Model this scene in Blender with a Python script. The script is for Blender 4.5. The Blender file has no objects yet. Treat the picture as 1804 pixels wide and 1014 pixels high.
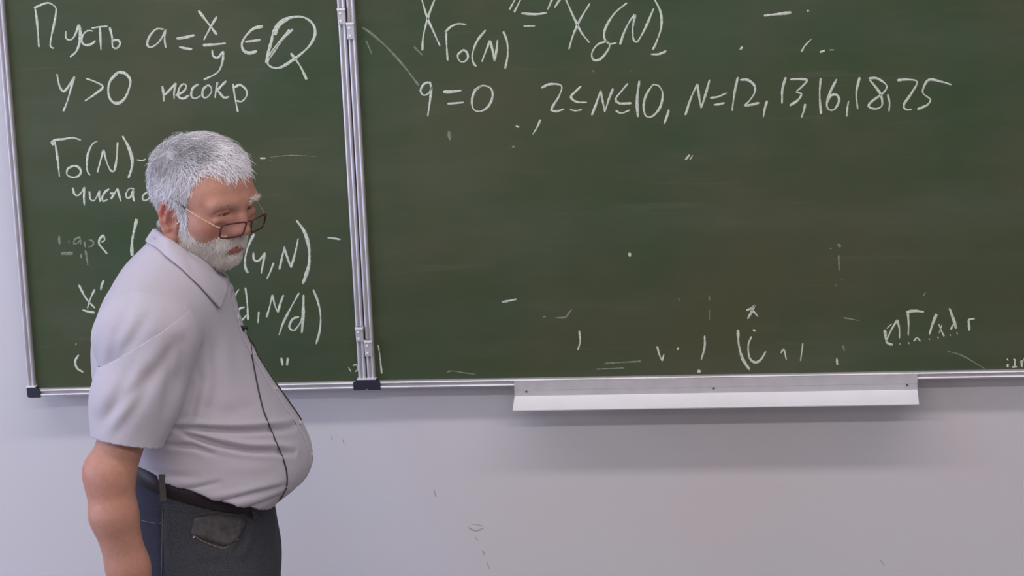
import bpy, math, random
import numpy as np
from mathutils import Vector, Matrix
from mathutils.bvhtree import BVHTree

random.seed(7)
rng = np.random.default_rng(7)
SC = bpy.context.scene
COL = SC.collection
R = math.radians

# ------------------------------------------------------------------ camera
W, H, F = 1804, 1014, 4000.0
YAW, PITCH, ROLL = R(-7.106), R(10.246), R(-2.543)
CAM = np.array([0.86918, -4.5, 2.14632])
_f = np.array([math.sin(YAW) * math.cos(PITCH), math.cos(YAW) * math.cos(PITCH), -math.sin(PITCH)])
_r = np.cross(_f, [0, 0, 1]); _r /= np.linalg.norm(_r)
_u = np.cross(_r, _f)
_r, _u = _r * math.cos(ROLL) + _u * math.sin(ROLL), -_r * math.sin(ROLL) + _u * math.cos(ROLL)
cd = bpy.data.cameras.new('camera'); cam = bpy.data.objects.new('camera', cd); COL.objects.link(cam)
cd.sensor_width = 36.0; cd.lens = 36.0 * F / W; cd.clip_start = 0.05
M = Matrix.Identity(4)
for i in range(3):
    M[i][0], M[i][1], M[i][2], M[i][3] = _r[i], _u[i], -_f[i], CAM[i]
cam.matrix_world = M
SC.camera = cam

# ------------------------------------------------------------------ world, lights, exposure
wd = bpy.data.worlds.new('world'); SC.world = wd; wd.use_nodes = True
wd.node_tree.nodes['Background'].inputs[0].default_value = (0.80, 0.84, 1.0, 1)
wd.node_tree.nodes['Background'].inputs[1].default_value = 0.07

def area(name, loc, target, sx, sy, power, color):
    l = bpy.data.lights.new(name, 'AREA'); l.shape = 'RECTANGLE'; l.size = sx; l.size_y = sy
    l.energy = power; l.color = color
    o = bpy.data.objects.new(name, l); COL.objects.link(o); o.location = loc
    d = Vector(target) - Vector(loc)
    o.rotation_euler = d.to_track_quat('-Z', 'Y').to_euler()
    return o
# two rows of ceiling lamps and the daylight of the windows on the left
area('lamp_row_near_board', (0.3, -1.35, 3.12), (0.3, -1.25, 0), 5.0, 0.2, 37, (1.0, 0.95, 0.93))
area('lamp_row_middle', (0.4, -3.6, 3.12), (0.4, -3.6, 0), 5.0, 0.2, 76, (1.0, 0.95, 0.93))
area('lamp_row_back', (0.4, -5.6, 3.12), (0.4, -5.6, 0), 5.0, 0.3, 28, (1.0, 0.95, 0.93))
area('daylight_window', (-3.35, -2.2, 1.75), (0.5, -1.6, 1.2), 2.8, 1.7, 92, (0.60, 0.70, 1.0))
SC.view_settings.view_transform = 'Standard'
SC.view_settings.look = 'None'
SC.view_settings.exposure = 0.0
SC.view_settings.gamma = 1.0
SC.view_settings.use_curve_mapping = False

# ------------------------------------------------------------------ pixel helpers (unproject onto real surfaces)
def ray(px, py):
    return _f + _r * (px - W / 2) / F - _u * (py - H / 2) / F
def on_plane(px, py, P, n):
    d = ray(px, py); t = ((P - CAM) @ n) / (d @ n)
    return CAM + d * t

# ------------------------------------------------------------------ materials
def srgb(r, g, b):
    def f(c):
        c /= 255.0
        return c / 12.92 if c <= 0.04045 else ((c + 0.055) / 1.055) ** 2.4
    return (f(r), f(g), f(b), 1.0)

def mat(name, color, rough=0.6, metal=0.0, spec=0.5, noise=0.0, scale=20.0, bump=0.0, bscale=200.0, color2=None, attr=None, sss=0.0, sheen=0.0, stretch=None, alpha=None):
    m = bpy.data.materials.new(name); m.use_nodes = True
    nt = m.node_tree; b = nt.nodes['Principled BSDF']
    b.inputs['Base Color'].default_value = color
    b.inputs['Roughness'].default_value = rough
    b.inputs['Metallic'].default_value = metal
    b.inputs['Specular IOR Level'].default_value = spec
    if sheen:
        b.inputs['Sheen Weight'].default_value = sheen
    if sss:
        b.inputs['Subsurface Weight'].default_value = sss
        b.inputs['Subsurface Radius'].default_value = (0.012, 0.005, 0.003)
        b.inputs['Subsurface Scale'].default_value = 1.0
    tc = nt.nodes.new('ShaderNodeTexCoord')
    src = None
    if attr:
        a = nt.nodes.new('ShaderNodeAttribute'); a.attribute_name = attr; src = a.outputs['Color']
    if noise:
        n = nt.nodes.new('ShaderNodeTexNoise'); n.inputs['Scale'].default_value = scale; n.inputs['Detail'].default_value = 6
        if stretch:
            mp = nt.nodes.new('ShaderNodeMapping'); mp.inputs['Scale'].default_value = stretch
            nt.links.new(tc.outputs['Object'], mp.inputs[0]); nt.links.new(mp.outputs[0], n.inputs['Vector'])
        else:
            nt.links.new(tc.outputs['Object'], n.inputs['Vector'])
        mr = nt.nodes.new('ShaderNodeMapRange'); mr.inputs[1].default_value = 0.3; mr.inputs[2].default_value = 0.7
        nt.links.new(n.outputs['Fac'], mr.inputs[0])
        mx = nt.nodes.new('ShaderNodeMix'); mx.data_type = 'RGBA'
        if src:
            mx.blend_type = 'MULTIPLY'; mx.inputs[0].default_value = noise
            nt.links.new(src, mx.inputs[6])
            nt.links.new(mr.outputs[0], mx.inputs[7])
        else:
            c2 = color2 or tuple(c * (1 - noise) for c in color[:3]) + (1,)
            mx.inputs[6].default_value = color; mx.inputs[7].default_value = c2
            nt.links.new(mr.outputs[0], mx.inputs[0])
        src = mx.outputs[2]
    if src:
        nt.links.new(src, b.inputs['Base Color'])
    if bump:
        n2 = nt.nodes.new('ShaderNodeTexNoise'); n2.inputs['Scale'].default_value = bscale; n2.inputs['Detail'].default_value = 4
        nt.links.new(tc.outputs['Object'], n2.inputs['Vector'])
        bp = nt.nodes.new('ShaderNodeBump'); bp.inputs['Strength'].default_value = bump; bp.inputs['Distance'].default_value = 0.002
        nt.links.new(n2.outputs['Fac'], bp.inputs['Height']); nt.links.new(bp.outputs[0], b.inputs['Normal'])
    return m

def board_material():
    m = bpy.data.materials.new('green_board'); m.use_nodes = True
    nt = m.node_tree; b = nt.nodes['Principled BSDF']; b.inputs['Roughness'].default_value = 0.55
    b.inputs['Specular IOR Level'].default_value = 0.25
    tc = nt.nodes.new('ShaderNodeTexCoord')
    def noise(scale, vec, det=6, rough=0.6):
        mp = nt.nodes.new('ShaderNodeMapping'); mp.inputs['Scale'].default_value = vec
        nt.links.new(tc.outputs['Object'], mp.inputs[0])
        n = nt.nodes.new('ShaderNodeTexNoise'); n.inputs['Scale'].default_value = scale
        n.inputs['Detail'].default_value = det; n.inputs['Roughness'].default_value = rough
        nt.links.new(mp.outputs[0], n.inputs['Vector']); return n.outputs['Fac']
    def rng_(x, a, c, lo, hi):
        r = nt.nodes.new('ShaderNodeMapRange'); r.inputs[1].default_value = a; r.inputs[2].default_value = c
        r.inputs[3].default_value = lo; r.inputs[4].default_value = hi; nt.links.new(x, r.inputs[0]); return r.outputs[0]
    def mix(fac, a, c):
        x = nt.nodes.new('ShaderNodeMix'); x.data_type = 'RGBA'
        nt.links.new(fac, x.inputs[0])
        for s, v in ((6, a), (7, c)):
            if isinstance(v, tuple): x.inputs[s].default_value = v
            else: nt.links.new(v, x.inputs[s])
        return x.outputs[2]
    base = mix(rng_(noise(2.2, (1, 1, 1), 3), 0.35, 0.65, 0, 1), BOARD_A, BOARD_B)
    # wiped chalk dust: wide streaks and patches
    s1 = rng_(noise(3.0, (0.6, 1, 2.6)), 0.45, 0.8, 0, 0.24)
    c1 = mix(s1, base, (0.155, 0.175, 0.14, 1))
    s2 = rng_(noise(7.0, (0.35, 1, 5.0), 8, 0.7), 0.58, 0.85, 0, 0.22)
    c2 = mix(s2, c1, (0.26, 0.27, 0.25, 1))
    nt.links.new(c2, b.inputs['Base Color'])
    return m

BOARD_A, BOARD_B = srgb(60, 77, 52), srgb(78, 80, 58)
MAT = {}
MAT['board'] = board_material()
MAT['wall'] = mat('painted_wall', srgb(208, 206, 212), 0.7, noise=0.05, scale=3.0, color2=srgb(211, 204, 207), bump=0.03, bscale=60)
MAT['room'] = mat('room_paint', srgb(215, 213, 213), 0.8, noise=0.04, scale=2.0)
MAT['floor'] = mat('floor_linoleum', srgb(130, 122, 116), 0.5, noise=0.15, scale=6.0)
MAT['alu'] = mat('brushed_aluminium', srgb(214, 210, 216), 0.42, metal=0.45, noise=0.12, scale=30, stretch=(1, 1, 1))
MAT['white_metal'] = mat('white_enamelled_metal', srgb(246, 243, 248), 0.35, metal=0.0, noise=0.06, scale=14)
MAT['cap'] = mat('dark_plastic', srgb(46, 48, 62), 0.4, noise=0.1, scale=40)
MAT['screw'] = mat('screw_steel', srgb(120, 112, 115), 0.35, metal=0.8, noise=0.1, scale=90)
MAT['chalk'] = mat('chalk', srgb(228, 232, 218), 0.9, noise=0.5, scale=260, color2=srgb(172, 180, 162))
MAT['chalk_faint'] = mat('faint_chalk', srgb(146, 152, 136), 0.9, noise=0.6, scale=200, color2=srgb(98, 106, 88))
MAT['scuff'] = mat('scuff', srgb(186, 182, 186), 0.8, noise=0.2, scale=80)
MAT['skin'] = mat('skin', srgb(200, 150, 130), 0.5, attr='col', noise=0.12, scale=120, bump=0.12, bscale=380, sss=0.06, spec=0.35)
MAT['hair'] = mat('grey_hair', srgb(180, 176, 176), 0.55, attr='col', noise=0.1, scale=60, spec=0.3)
MAT['shirt'] = mat('shirt_cotton', srgb(181, 174, 183), 0.8, noise=0.05, scale=500, color2=srgb(175, 168, 178), bump=0.06, bscale=900, spec=0.2, sheen=0.15)
MAT['button'] = mat('shirt_button', srgb(215, 210, 212), 0.4, noise=0.05)
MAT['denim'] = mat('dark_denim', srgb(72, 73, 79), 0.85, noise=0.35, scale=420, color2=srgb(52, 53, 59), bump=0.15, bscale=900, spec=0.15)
MAT['denim_back_lit'] = mat('blue_lit_denim', srgb(58, 58, 70), 0.85, noise=0.35, scale=420, color2=srgb(44, 44, 55), bump=0.15, bscale=900, spec=0.15)  # same denim, with the bluish light on the back put into its colour
MAT['stitch'] = mat('denim_thread', srgb(120, 108, 92), 0.8, noise=0.2, scale=300)
MAT['lining'] = mat('pocket_lining', srgb(88, 84, 84), 0.85, noise=0.3, scale=90, color2=srgb(70, 67, 68), spec=0.15)
MAT['loop'] = mat('belt_loop_denim', srgb(84, 80, 76), 0.85, noise=0.3, scale=200, spec=0.15)
MAT['belt'] = mat('dark_leather', srgb(40, 32, 36), 0.5, noise=0.2, scale=60, spec=0.3)
MAT['steel'] = mat('buckle_steel', srgb(170, 168, 165), 0.3, metal=0.9, noise=0.05)
MAT['shoe'] = mat('shoe_leather', srgb(36, 32, 32), 0.4, noise=0.2, scale=40)
MAT['sole'] = mat('shoe_sole', srgb(24, 24, 24), 0.7, noise=0.2, scale=40)
MAT['rim'] = mat('dark_red_rim', srgb(72, 26, 30), 0.3, noise=0.15, scale=200)
MAT['temple'] = mat('pale_metal_temple', srgb(196, 164, 142), 0.3, metal=0.6, noise=0.1, scale=90)
MAT['tip'] = mat('temple_tip', srgb(40, 34, 44), 0.35, noise=0.1)
MAT['mic'] = mat('black_plastic', srgb(26, 24, 28), 0.5, noise=0.1)
MAT['cable'] = mat('cable_rubber', srgb(52, 46, 52), 0.55, noise=0.1)

def eye_material():
    m = bpy.data.materials.new('eyeball'); m.use_nodes = True
    nt = m.node_tree; b = nt.nodes['Principled BSDF']; b.inputs['Roughness'].default_value = 0.12
    tc = nt.nodes.new('ShaderNodeTexCoord'); sx = nt.nodes.new('ShaderNodeSeparateXYZ')
    nt.links.new(tc.outputs['Object'], sx.inputs[0])
    cr = nt.nodes.new('ShaderNodeValToRGB'); e = cr.color_ramp.elements
    e[0].position = 0.0; e[0].color = srgb(205, 190, 180); e[1].position = 0.895; e[1].color = srgb(205, 190, 180)
    for p, c in ((0.90, (70, 66, 60)), (0.965, (78, 72, 62)), (0.972, (12, 10, 10)), (1.0, (8, 8, 8))):
        n = e.new(p); n.color = srgb(*c)
    d = nt.nodes.new('ShaderNodeMath'); d.operation = 'DIVIDE'; d.inputs[1].default_value = 0.0125
    nt.links.new(sx.outputs[0], d.inputs[0]); nt.links.new(d.outputs[0], cr.inputs[0])
    nt.links.new(cr.outputs[0], b.inputs['Base Color'])
    return m
MAT['eye'] = eye_material()

def lens_material():
    m = bpy.data.materials.new('lens_glass'); m.use_nodes = True
    nt = m.node_tree; nt.nodes.remove(nt.nodes['Principled BSDF'])
    t = nt.nodes.new('ShaderNodeBsdfTransparent'); t.inputs[0].default_value = (0.985, 0.975, 0.98, 1)
    g = nt.nodes.new('ShaderNodeBsdfGlossy'); g.inputs['Roughness'].default_value = 0.08
    mx = nt.nodes.new("ShaderNodeMixShader")
    mx.inputs[0].default_value = 0.05; nt.links.new(t.outputs[0], mx.inputs[1]); nt.links.new(g.outputs[0], mx.inputs[2])
    nt.links.new(mx.outputs[0], nt.nodes['Material Output'].inputs[0])
    return m
MAT['lens'] = lens_material()

# ------------------------------------------------------------------ mesh helpers
def link(name, me, m=None, parent=None, smooth=True, **props):
    o = bpy.data.objects.new(name, me); COL.objects.link(o)
    if m: me.materials.append(m if not isinstance(m, str) else MAT[m])
    if smooth and len(me.polygons):
        me.polygons.foreach_set('use_smooth', np.ones(len(me.polygons), dtype=bool))
    if parent: o.parent = parent
    for k, v in props.items(): o[k] = v
    return o
def empty(name, M4=None, **props):
    o = bpy.data.objects.new(name, None); COL.objects.link(o)
    if M4 is not None: o.matrix_world = M4
    o.empty_display_size = 0.1
    for k, v in props.items(): o[k] = v
    return o
def np_mesh(name, V, Q, tris=None):
    V = np.asarray(V, dtype=np.float32); Q = np.asarray(Q, dtype=np.int32)
    me = bpy.data.meshes.new(name); k = Q.shape[1]
    me.vertices.add(len(V)); me.vertices.foreach_set('co', V.ravel())
    me.loops.add(Q.size); me.loops.foreach_set('vertex_index', Q.ravel())
    me.polygons.add(len(Q)); me.polygons.foreach_set('loop_start', np.arange(0, Q.size, k, dtype=np.int32))
    me.update(calc_edges=True); me.validate()
    return me
def py_mesh(name, V, Fs):
    me = bpy.data.meshes.new(name); me.from_pydata([tuple(v) for v in V], [], [tuple(f) for f in Fs]); me.update(); return me
class MB:
    def __init__(s): s.V = []; s.F = []
    def add(s, V, Fs):
        n = len(s.V); s.V += [tuple(v) for v in V]; s.F += [tuple(i + n for i in f) for f in Fs]
    def box(s, lo, hi):
        x0, y0, z0 = lo; x1, y1, z1 = hi
        s.add([(x0, y0, z0), (x1, y0, z0), (x1, y1, z0), (x0, y1, z0), (x0, y0, z1), (x1, y0, z1), (x1, y1, z1), (x0, y1, z1)],
              [(0, 3, 2, 1), (4, 5, 6, 7), (0, 1, 5, 4), (1, 2, 6, 5), (2, 3, 7, 6), (3, 0, 4, 7)])
    def prism(s, prof, A, B, e1, e2):
        # profile (u, v) swept from A to B; u along e1, v along e2
        A, B, e1, e2 = (np.array(q, float) for q in (A, B, e1, e2)); n = len(prof)
        V = [P + e1 * u + e2 * v for P in (A, B) for u, v in prof]
        s.add(V, [(i, (i + 1) % n, n + (i + 1) % n, n + i) for i in range(n)] + [tuple(range(n))[::-1], tuple(range(n, 2 * n))])
    def tube(s, pts, r, n=8, cap=True):
        pts = [np.array(p, float) for p in pts]; rs = r if hasattr(r, '__len__') else [r] * len(pts)
        V = []; up = np.array([0.13, 0.27, 0.95])
        for i, p in enumerate(pts):
            t = pts[min(i + 1, len(pts) - 1)] - pts[max(i - 1, 0)]; t /= (np.linalg.norm(t) + 1e-12)
            a = np.cross(t, up); a /= (np.linalg.norm(a) + 1e-9); b = np.cross(t, a)
            V += [p + rs[i] * (math.cos(6.28318 * k / n) * a + math.sin(6.28318 * k / n) * b) for k in range(n)]
        Fs = [(i * n + k, i * n + (k + 1) % n, (i + 1) * n + (k + 1) % n, (i + 1) * n + k) for i in range(len(pts) - 1) for k in range(n)]
        if cap: Fs += [tuple(range(n)), tuple(range((len(pts) - 1) * n, len(pts) * n))[::-1]]
        s.add(V, Fs)
    def disc(s, c, r, n3, h, seg=14):
        c = np.array(c, float); n3 = np.array(n3, float); n3 /= np.linalg.norm(n3)
        s.tube([c, c + n3 * h], r, seg)
    def build(s, name, m, parent=None, smooth=False, **p):
        me = py_mesh(name, s.V, s.F); me.validate()
        return link(name, me, m, parent, smooth, **p)
def catmull(P, step):
    P = np.array(P, float)
    if len(P) == 2:
        n = max(2, int(np.linalg.norm(P[1] - P[0]) / step)); return [P[0] + (P[1] - P[0]) * t for t in np.linspace(0, 1, n + 1)]
    E = np.vstack([2 * P[0] - P[1], P, 2 * P[-1] - P[-2]]); out = []
    for i in range(1, len(E) - 2):
        n = max(2, int(np.linalg.norm(E[i + 1] - E[i]) / step))
        for t in np.linspace(0, 1, n, endpoint=False):
            a, b, c, d = E[i - 1], E[i], E[i + 1], E[i + 2]
            out.append(0.5 * ((2 * b) + (-a + c) * t + (2 * a - 5 * b + 4 * c - d) * t * t + (-a + 3 * b - 3 * c + d) * t ** 3))
    out.append(E[-2]); return out
def bevel(o, w, seg=2):
    md = o.modifiers.new('bevel', 'BEVEL'); md.width = w; md.segments = seg; md.limit_method = 'ANGLE'; md.angle_limit = R(40)
    return o

# ------------------------------------------------------------------ room shell
WALL_Y = 0.045
def room_box(name, lo, hi, m):
    b = MB(); b.box(lo, hi); return b.build(name, m, None, kind='structure')
room_box('wall_back', (-3.6, WALL_Y, 0), (4.2, WALL_Y + 0.15, 3.3), 'wall')
room_box('floor', (-3.6, -7.0, -0.1), (4.2, WALL_Y + 0.15, 0), 'floor')
room_box('ceiling', (-3.6, -7.0, 3.3), (4.2, WALL_Y + 0.15, 3.4), 'room')
room_box('wall_right', (4.2, -7.0, 0), (4.35, WALL_Y, 3.3), 'room')
room_box('wall_left', (-3.75, -7.0, 0), (-3.6, WALL_Y, 3.3), 'room')
room_box('wall_front', (-3.6, -7.15, 0), (4.2, -7.0, 3.3), 'room')
room_box('baseboard_back', (-3.6, WALL_Y - 0.015, 0), (4.2, WALL_Y, 0.08), 'room')

# ------------------------------------------------------------------ chalkboards
Z0 = 1.1235            # lower edge of both boards
HT = 1.02              # board height
FW = 0.0165            # frame width
ALPHA = R(1.5)         # the left leaf is hinged and stands slightly forward
LEAF_W = 0.716
PIV = np.array([-0.0145 + 0.0135, 0.0, 0.0])
leafM = Matrix.Translation(Vector((0.0, 0.0, Z0))) @ Matrix.Rotation(ALPHA, 4, 'Z')
mainM = Matrix.Translation(Vector((0.0, 0.0, Z0)))
board_left = empty('chalkboard', leafM, label='narrow left chalkboard leaf with Cyrillic writing behind the grey-haired man', category='chalkboard')
board_main = empty('chalkboard', mainM, label='wide right chalkboard with the line of numbers 12, 13, 16, 18, 25', category='chalkboard')

def frame_profile(w):
    # u across the frame, v towards the room; a groove between two rounded lips
    return [(0, 0.026), (0, -0.006), (w * .08, -0.010), (w * .22, -0.0115), (w * .36, -0.010), (w * .42, -0.0055),
            (w * .58, -0.0055), (w * .64, -0.010), (w * .78, -0.0115), (w * .92, -0.010), (w, -0.006), (w, 0.026)]
def frame(parent, x0, x1):
    w = FW; pr = frame_profile(w); names = []
    for nm, A, B, e1 in (('bottom_rail', (x0, 0, 0), (x1, 0, 0), (0, 0, 1)), ('top_rail', (x0, 0, HT - w), (x1, 0, HT - w), (0, 0, 1)),
                         ('side_rail', (x0, 0, w * .5), (x0, 0, HT - w * .5), (1, 0, 0)), ('side_rail', (x1 - w, 0, w * .5), (x1 - w, 0, HT - w * .5), (1, 0, 0))):
        b = MB(); b.prism(pr, A, B, e1, (0, 1, 0)); o = b.build(nm, 'alu', parent); names.append(o)
    b = MB(); b.box((x0 + w * .5, 0, w * .5), (x1 - w * .5, 0.02, HT - w * .5)); b.build('writing_surface', 'board', parent)
def corner_cap(parent, x, s, z=0.0):
    # L-shaped plastic corner; s = +1 arm runs towards +x
    e = 0.0010; L, Hh = 0.027, 0.021
    w = FW + e
    pr = [(-e, Hh), (-e, 0.006), (-e * .3, 0.001), (0.003, -e * .7), (0.008, -e), (L, -e), (L, w * .92), (w + .006, w * .92), (w * .92, w + .006), (w * .92, Hh)]
    V = [(x + s * u, y, z + v) for y in (-0.0135, 0.028) for u, v in pr]; n = len(pr)
    Fs = [tuple(range(n))[::-1], tuple(range(n, 2 * n))] + [(i, (i + 1) % n, n + (i + 1) % n, n + i) for i in range(n)]
    b = MB(); b.add(V, Fs); o = b.build('corner_cap', 'cap', parent); bevel(o, 0.0012)
    b = MB(); b.box((min(x - s * e * 1.2, x + s * (FW + .002)), -0.0142, z + Hh), (max(x - s * e * 1.2, x + s * (FW + .002)), 0.02, z + Hh + 0.0022))
    b.build('cap_collar', 'white_metal', o)
XL0, XL1 = -LEAF_W, -0.0012
XM0, XM1 = 0.0012, 2.30
frame(board_left, XL0, XL1)
frame(board_main, XM0, XM1)
corner_cap(board_left, XL0, 1); corner_cap(board_left, XL1, -1)
corner_cap(board_main, XM0, 1); corner_cap(board_main, XM1, -1)
def hinge(parent, x0, x1, z0, z1, lip):
    b = MB(); b.box((x0, -0.0165, z0), (x1, -0.006, z1)); o = b.build('hinge_leaf', 'alu', parent); bevel(o, 0.001)
    b = MB(); b.box((x0 - .0005, -0.0195, z1 - 0.004), (x1 + .0005, -0.010, z1)); b.build('hinge_lip', 'white_metal', o)
    for z in (z0 + (z1 - z0) * .22, z0 + (z1 - z0) * .68):
        b = MB(); b.disc(((x0 + x1) / 2 - .002, -0.0165, z), 0.0026, (0, -1, 0), 0.0016, 12); b.build('screw', 'white_metal', o)
def zz(px, py):
    p = on_plane(px, py, np.array([0, -0.012, 0.]), np.array([0, 1., 0])); return p[2] - Z0
hinge(board_left, -0.0165, -0.0012, zz(609, 43), zz(609, 14), 1)
hinge(board_main, 0.0008, 0.0160, zz(623, 69), zz(623, 39), 1)
hinge(board_left, -0.0165, -0.0012, zz(640, 601), zz(640, 575), 1)
hinge(board_main, 0.0008, 0.0160, zz(655, 627), zz(655, 598), 1)

# ------------------------------------------------------------------ chalk writing (digitised strokes)
_ln = leafM.to_3x3() @ Vector((0, -1, 0)); leaf_n = np.array(_ln); leaf_p = np.array(leafM @ Vector((0, 0, 0)))
main_n = np.array([0, -1., 0]); main_p = np.array([0, 0, 0.])
def strokes(name, parent, Minv, P, n, T, lines, width=4.0, m='chalk', label=None):
    ox, oy, sc = T; b = MB(); pxm = 4.6 / F
    for ln in lines:
        w = width
        if isinstance(ln[0], (int, float)): w = ln[0]; ln = ln[1:]
        pts = []
        for (u, v) in ln:
            q = on_plane(ox + u / sc, oy + v / sc, P, n); pts.append(np.array(Minv @ Vector(q)))
        if len(pts) == 1: pts = [pts[0], pts[0] + np.array([0.002, 0, 0.001])]
        c = catmull(pts, 0.004); hw0 = w * pxm / 2
        V = []; N = len(c); ph = rng.uniform(0, 9)
        for i, p in enumerate(c):
            t = c[min(i + 1, N - 1)] - c[max(i - 1, 0)]; t[1] = 0; t /= (np.linalg.norm(t) + 1e-9)
            a = np.array([-t[2], 0, t[0]])
            hw = hw0 * (0.86 + 0.22 * math.sin(i * 0.37 + ph) + rng.uniform(-.12, .12)) * (0.7 if i in (0, N - 1) else 1)
            for s_, y in ((-1, -0.0001), (-.5, -0.0006), (.5, -0.0006), (1, -0.0001)):
                q = p + a * hw * s_; V.append((q[0], y, q[2]))
        Fs = [(i * 4 + k, i * 4 + k + 1, i * 4 + k + 5, i * 4 + k + 4) for i in range(N - 1) for k in range(3)]
        b.add(V, Fs)
    p = {'label': label} if label else {}
    return b.build(name, m, parent, **p)
Lm, Mm = leafM.inverted(), mainM.inverted()
def LW(T, lines, **k): return strokes('chalk_writing', board_left, Lm, leaf_p, leaf_n, T, lines, **k)
def RW(T, lines, **k): return strokes('chalk_writing', board_main, Mm, main_p, main_n, T, lines, **k)
A_ = (0, 0, 2.9097); B_ = (600, 0, 2.982); C_ = (1200, 0, 2.982); D_ = (0, 210, 2.069); E_ = (860, 380, 2.898); F_ = (1324, 380, 2.898)
G_ = (120, 380, 3.169); I_ = (80, 220, 3.9); S_ = (600, 520, 5.63)
LW(A_, [[(180, 42), (188, 95), (195, 170), (200, 242)], [(175, 42), (210, 25), (250, 15), (283, 35), (288, 60), (278, 120), (265, 180), (258, 235), (276, 248)],
        [(338, 160), (338, 195), (360, 205), (382, 185), (405, 125)], [5, (405, 125), (412, 170), (408, 220), (390, 265), (360, 292)],
        [(478, 160), (450, 157), (425, 180), (420, 215), (440, 232), (470, 225), (490, 208)], [(470, 145), (510, 138), (552, 135)], [(512, 138), (515, 195), (518, 258)],
        [(562, 140), (575, 190), (578, 240), (600, 247), (617, 225), (606, 205), (580, 207)]], label='chalk word at the top of the left leaf')
LW(A_, [[(840, 150), (800, 150), (765, 190), (755, 230), (775, 242), (810, 220), (835, 185), (850, 150)], [(850, 150), (844, 200), (850, 244)],
        [5, (905, 198), (950, 192), (997, 180)], [(918, 240), (950, 248), (985, 252)], [5, (1018, 55), (1060, 110), (1112, 178)], [(1112, 85), (1085, 130), (1045, 205)],
        [5, (1040, 232), (1100, 228), (1158, 222)], [(1088, 255), (1092, 285), (1115, 297), (1145, 262)], [(1145, 262), (1142, 310), (1125, 360), (1095, 385), (1045, 408)],
        [5, (1348, 135), (1300, 147), (1260, 185), (1240, 225), (1250, 260), (1280, 272), (1318, 262)], [(1255, 215), (1295, 210), (1335, 205)],
        [5, (1362, 322), (1375, 270), (1392, 210), (1405, 150), (1440, 110), (1500, 88), (1560, 90), (1605, 125), (1615, 175), (1590, 230), (1545, 275), (1490, 315), (1440, 345), (1400, 347), (1372, 325), (1385, 285), (1420, 235), (1465, 185), (1500, 150)],
        [6.5, (1410, 180), (1418, 148), (1445, 118), (1480, 98)], [6, (1376, 300), (1410, 250), (1450, 195), (1485, 152)], [5, (1490, 272), (1520, 310), (1545, 350), (1572, 408)]])
LW(A_, [[(292, 378), (305, 440), (325, 468), (350, 445), (382, 390)], [(382, 390), (365, 450), (345, 520), (325, 570)],
        [(440, 402), (490, 420), (528, 445), (490, 480), (435, 518)], [5, (605, 370), (640, 375), (668, 410), (660, 460), (635, 510), (600, 530), (570, 515), (555, 470), (565, 415), (605, 370)],
        [(832, 440), (838, 480), (840, 520)], [(836, 492), (862, 470), (902, 425)], [(902, 425), (893, 470), (893, 508)],
        [(900, 490), (940, 470), (956, 442), (940, 430), (918, 455), (915, 495), (940, 505), (970, 488)], [(1018, 432), (990, 450), (980, 490), (1000, 505), (1030, 490)],
        [(1060, 440), (1040, 460), (1040, 495), (1060, 500), (1085, 470), (1078, 442), (1060, 437)], [(1115, 420), (1108, 460), (1103, 502)], [(1108, 470), (1130, 445), (1160, 415)],
        [(1116, 462), (1148, 500), (1175, 495)], [(1195, 430), (1205, 500), (1220, 575)], [(1200, 450), (1230, 435), (1262, 460), (1265, 490), (1240, 520), (1210, 515)]])
LW(I_, [[(38, 125), (60, 105), (120, 98), (190, 88), (245, 105)], [6, (45, 110), (55, 140)], [(65, 110), (78, 190), (88, 270), (97, 355)],
        [(195, 280), (155, 300), (148, 340), (185, 360), (230, 350), (245, 315), (220, 285), (195, 280)], [(358, 112), (325, 130), (295, 190), (285, 260), (290, 320), (308, 345)],
        [(358, 325), (375, 260), (400, 170)], [(400, 170), (420, 250), (450, 315), (475, 315)], [(475, 315), (490, 230), (497, 118)], [6, (530, 75), (570, 150), (595, 230), (592, 300), (570, 365)],
        [(630, 240), (665, 245), (690, 235)]])
LW(I_, [[(188, 430), (200, 475), (225, 485), (250, 460), (268, 425)], [(268, 425), (265, 490), (268, 552)], [(302, 455), (310, 510), (335, 520), (360, 480), (372, 450)], [(372, 450), (370, 490), (378, 528)],
        [(440, 440), (410, 460), (390, 500), (400, 525), (430, 510)], [(450, 510), (475, 470), (495, 435)], [(495, 435), (505, 475), (520, 525)], [(445, 470), (475, 470)],
        [(610, 440), (580, 435), (555, 470), (560, 500), (585, 495), (605, 445)], [(605, 445), (602, 490), (612, 525)], [(700, 462), (670, 485), (672, 515), (700, 515), (735, 470)]], width=3.8)
LW(I_, [[4.5, (95, 760), (98, 818)], [(160, 790), (163, 815)], [6, (108, 885), (140, 882), (190, 882)], [(242, 770), (205, 785), (195, 815), (225, 810), (242, 785), (242, 820)],
        [(268, 800), (275, 840)], [(300, 790), (330, 800), (325, 830), (295, 838)], [(245, 885), (248, 915)], [(275, 860), (285, 910), (292, 965)]], width=4, m='chalk_faint', label='half wiped chalk word low on the left leaf')
LW(I_, [[5, (400, 755), (375, 780), (368, 815), (395, 850), (425, 885)], [(400, 755), (408, 790), (385, 805)], [6, (627, 645), (618, 690), (602, 760), (594, 830), (596, 900)]])
LW(G_, [[4.5, (1040, 100), (1010, 160), (990, 230), (990, 290), (1005, 318)], [(1035, 205), (1038, 245), (1065, 250), (1100, 205)], [(1100, 205), (1090, 260), (1078, 322)], [(1148, 262), (1130, 310), (1110, 352)],
        [(1180, 300), (1195, 230), (1210, 170)], [(1205, 175), (1225, 235), (1245, 290)], [(1245, 290), (1270, 200), (1285, 125)], [6, (1275, 25), (1320, 90), (1345, 180), (1345, 270), (1325, 340), (1310, 380)],
        [(1448, 122), (1485, 126), (1521, 132)]])
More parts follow.
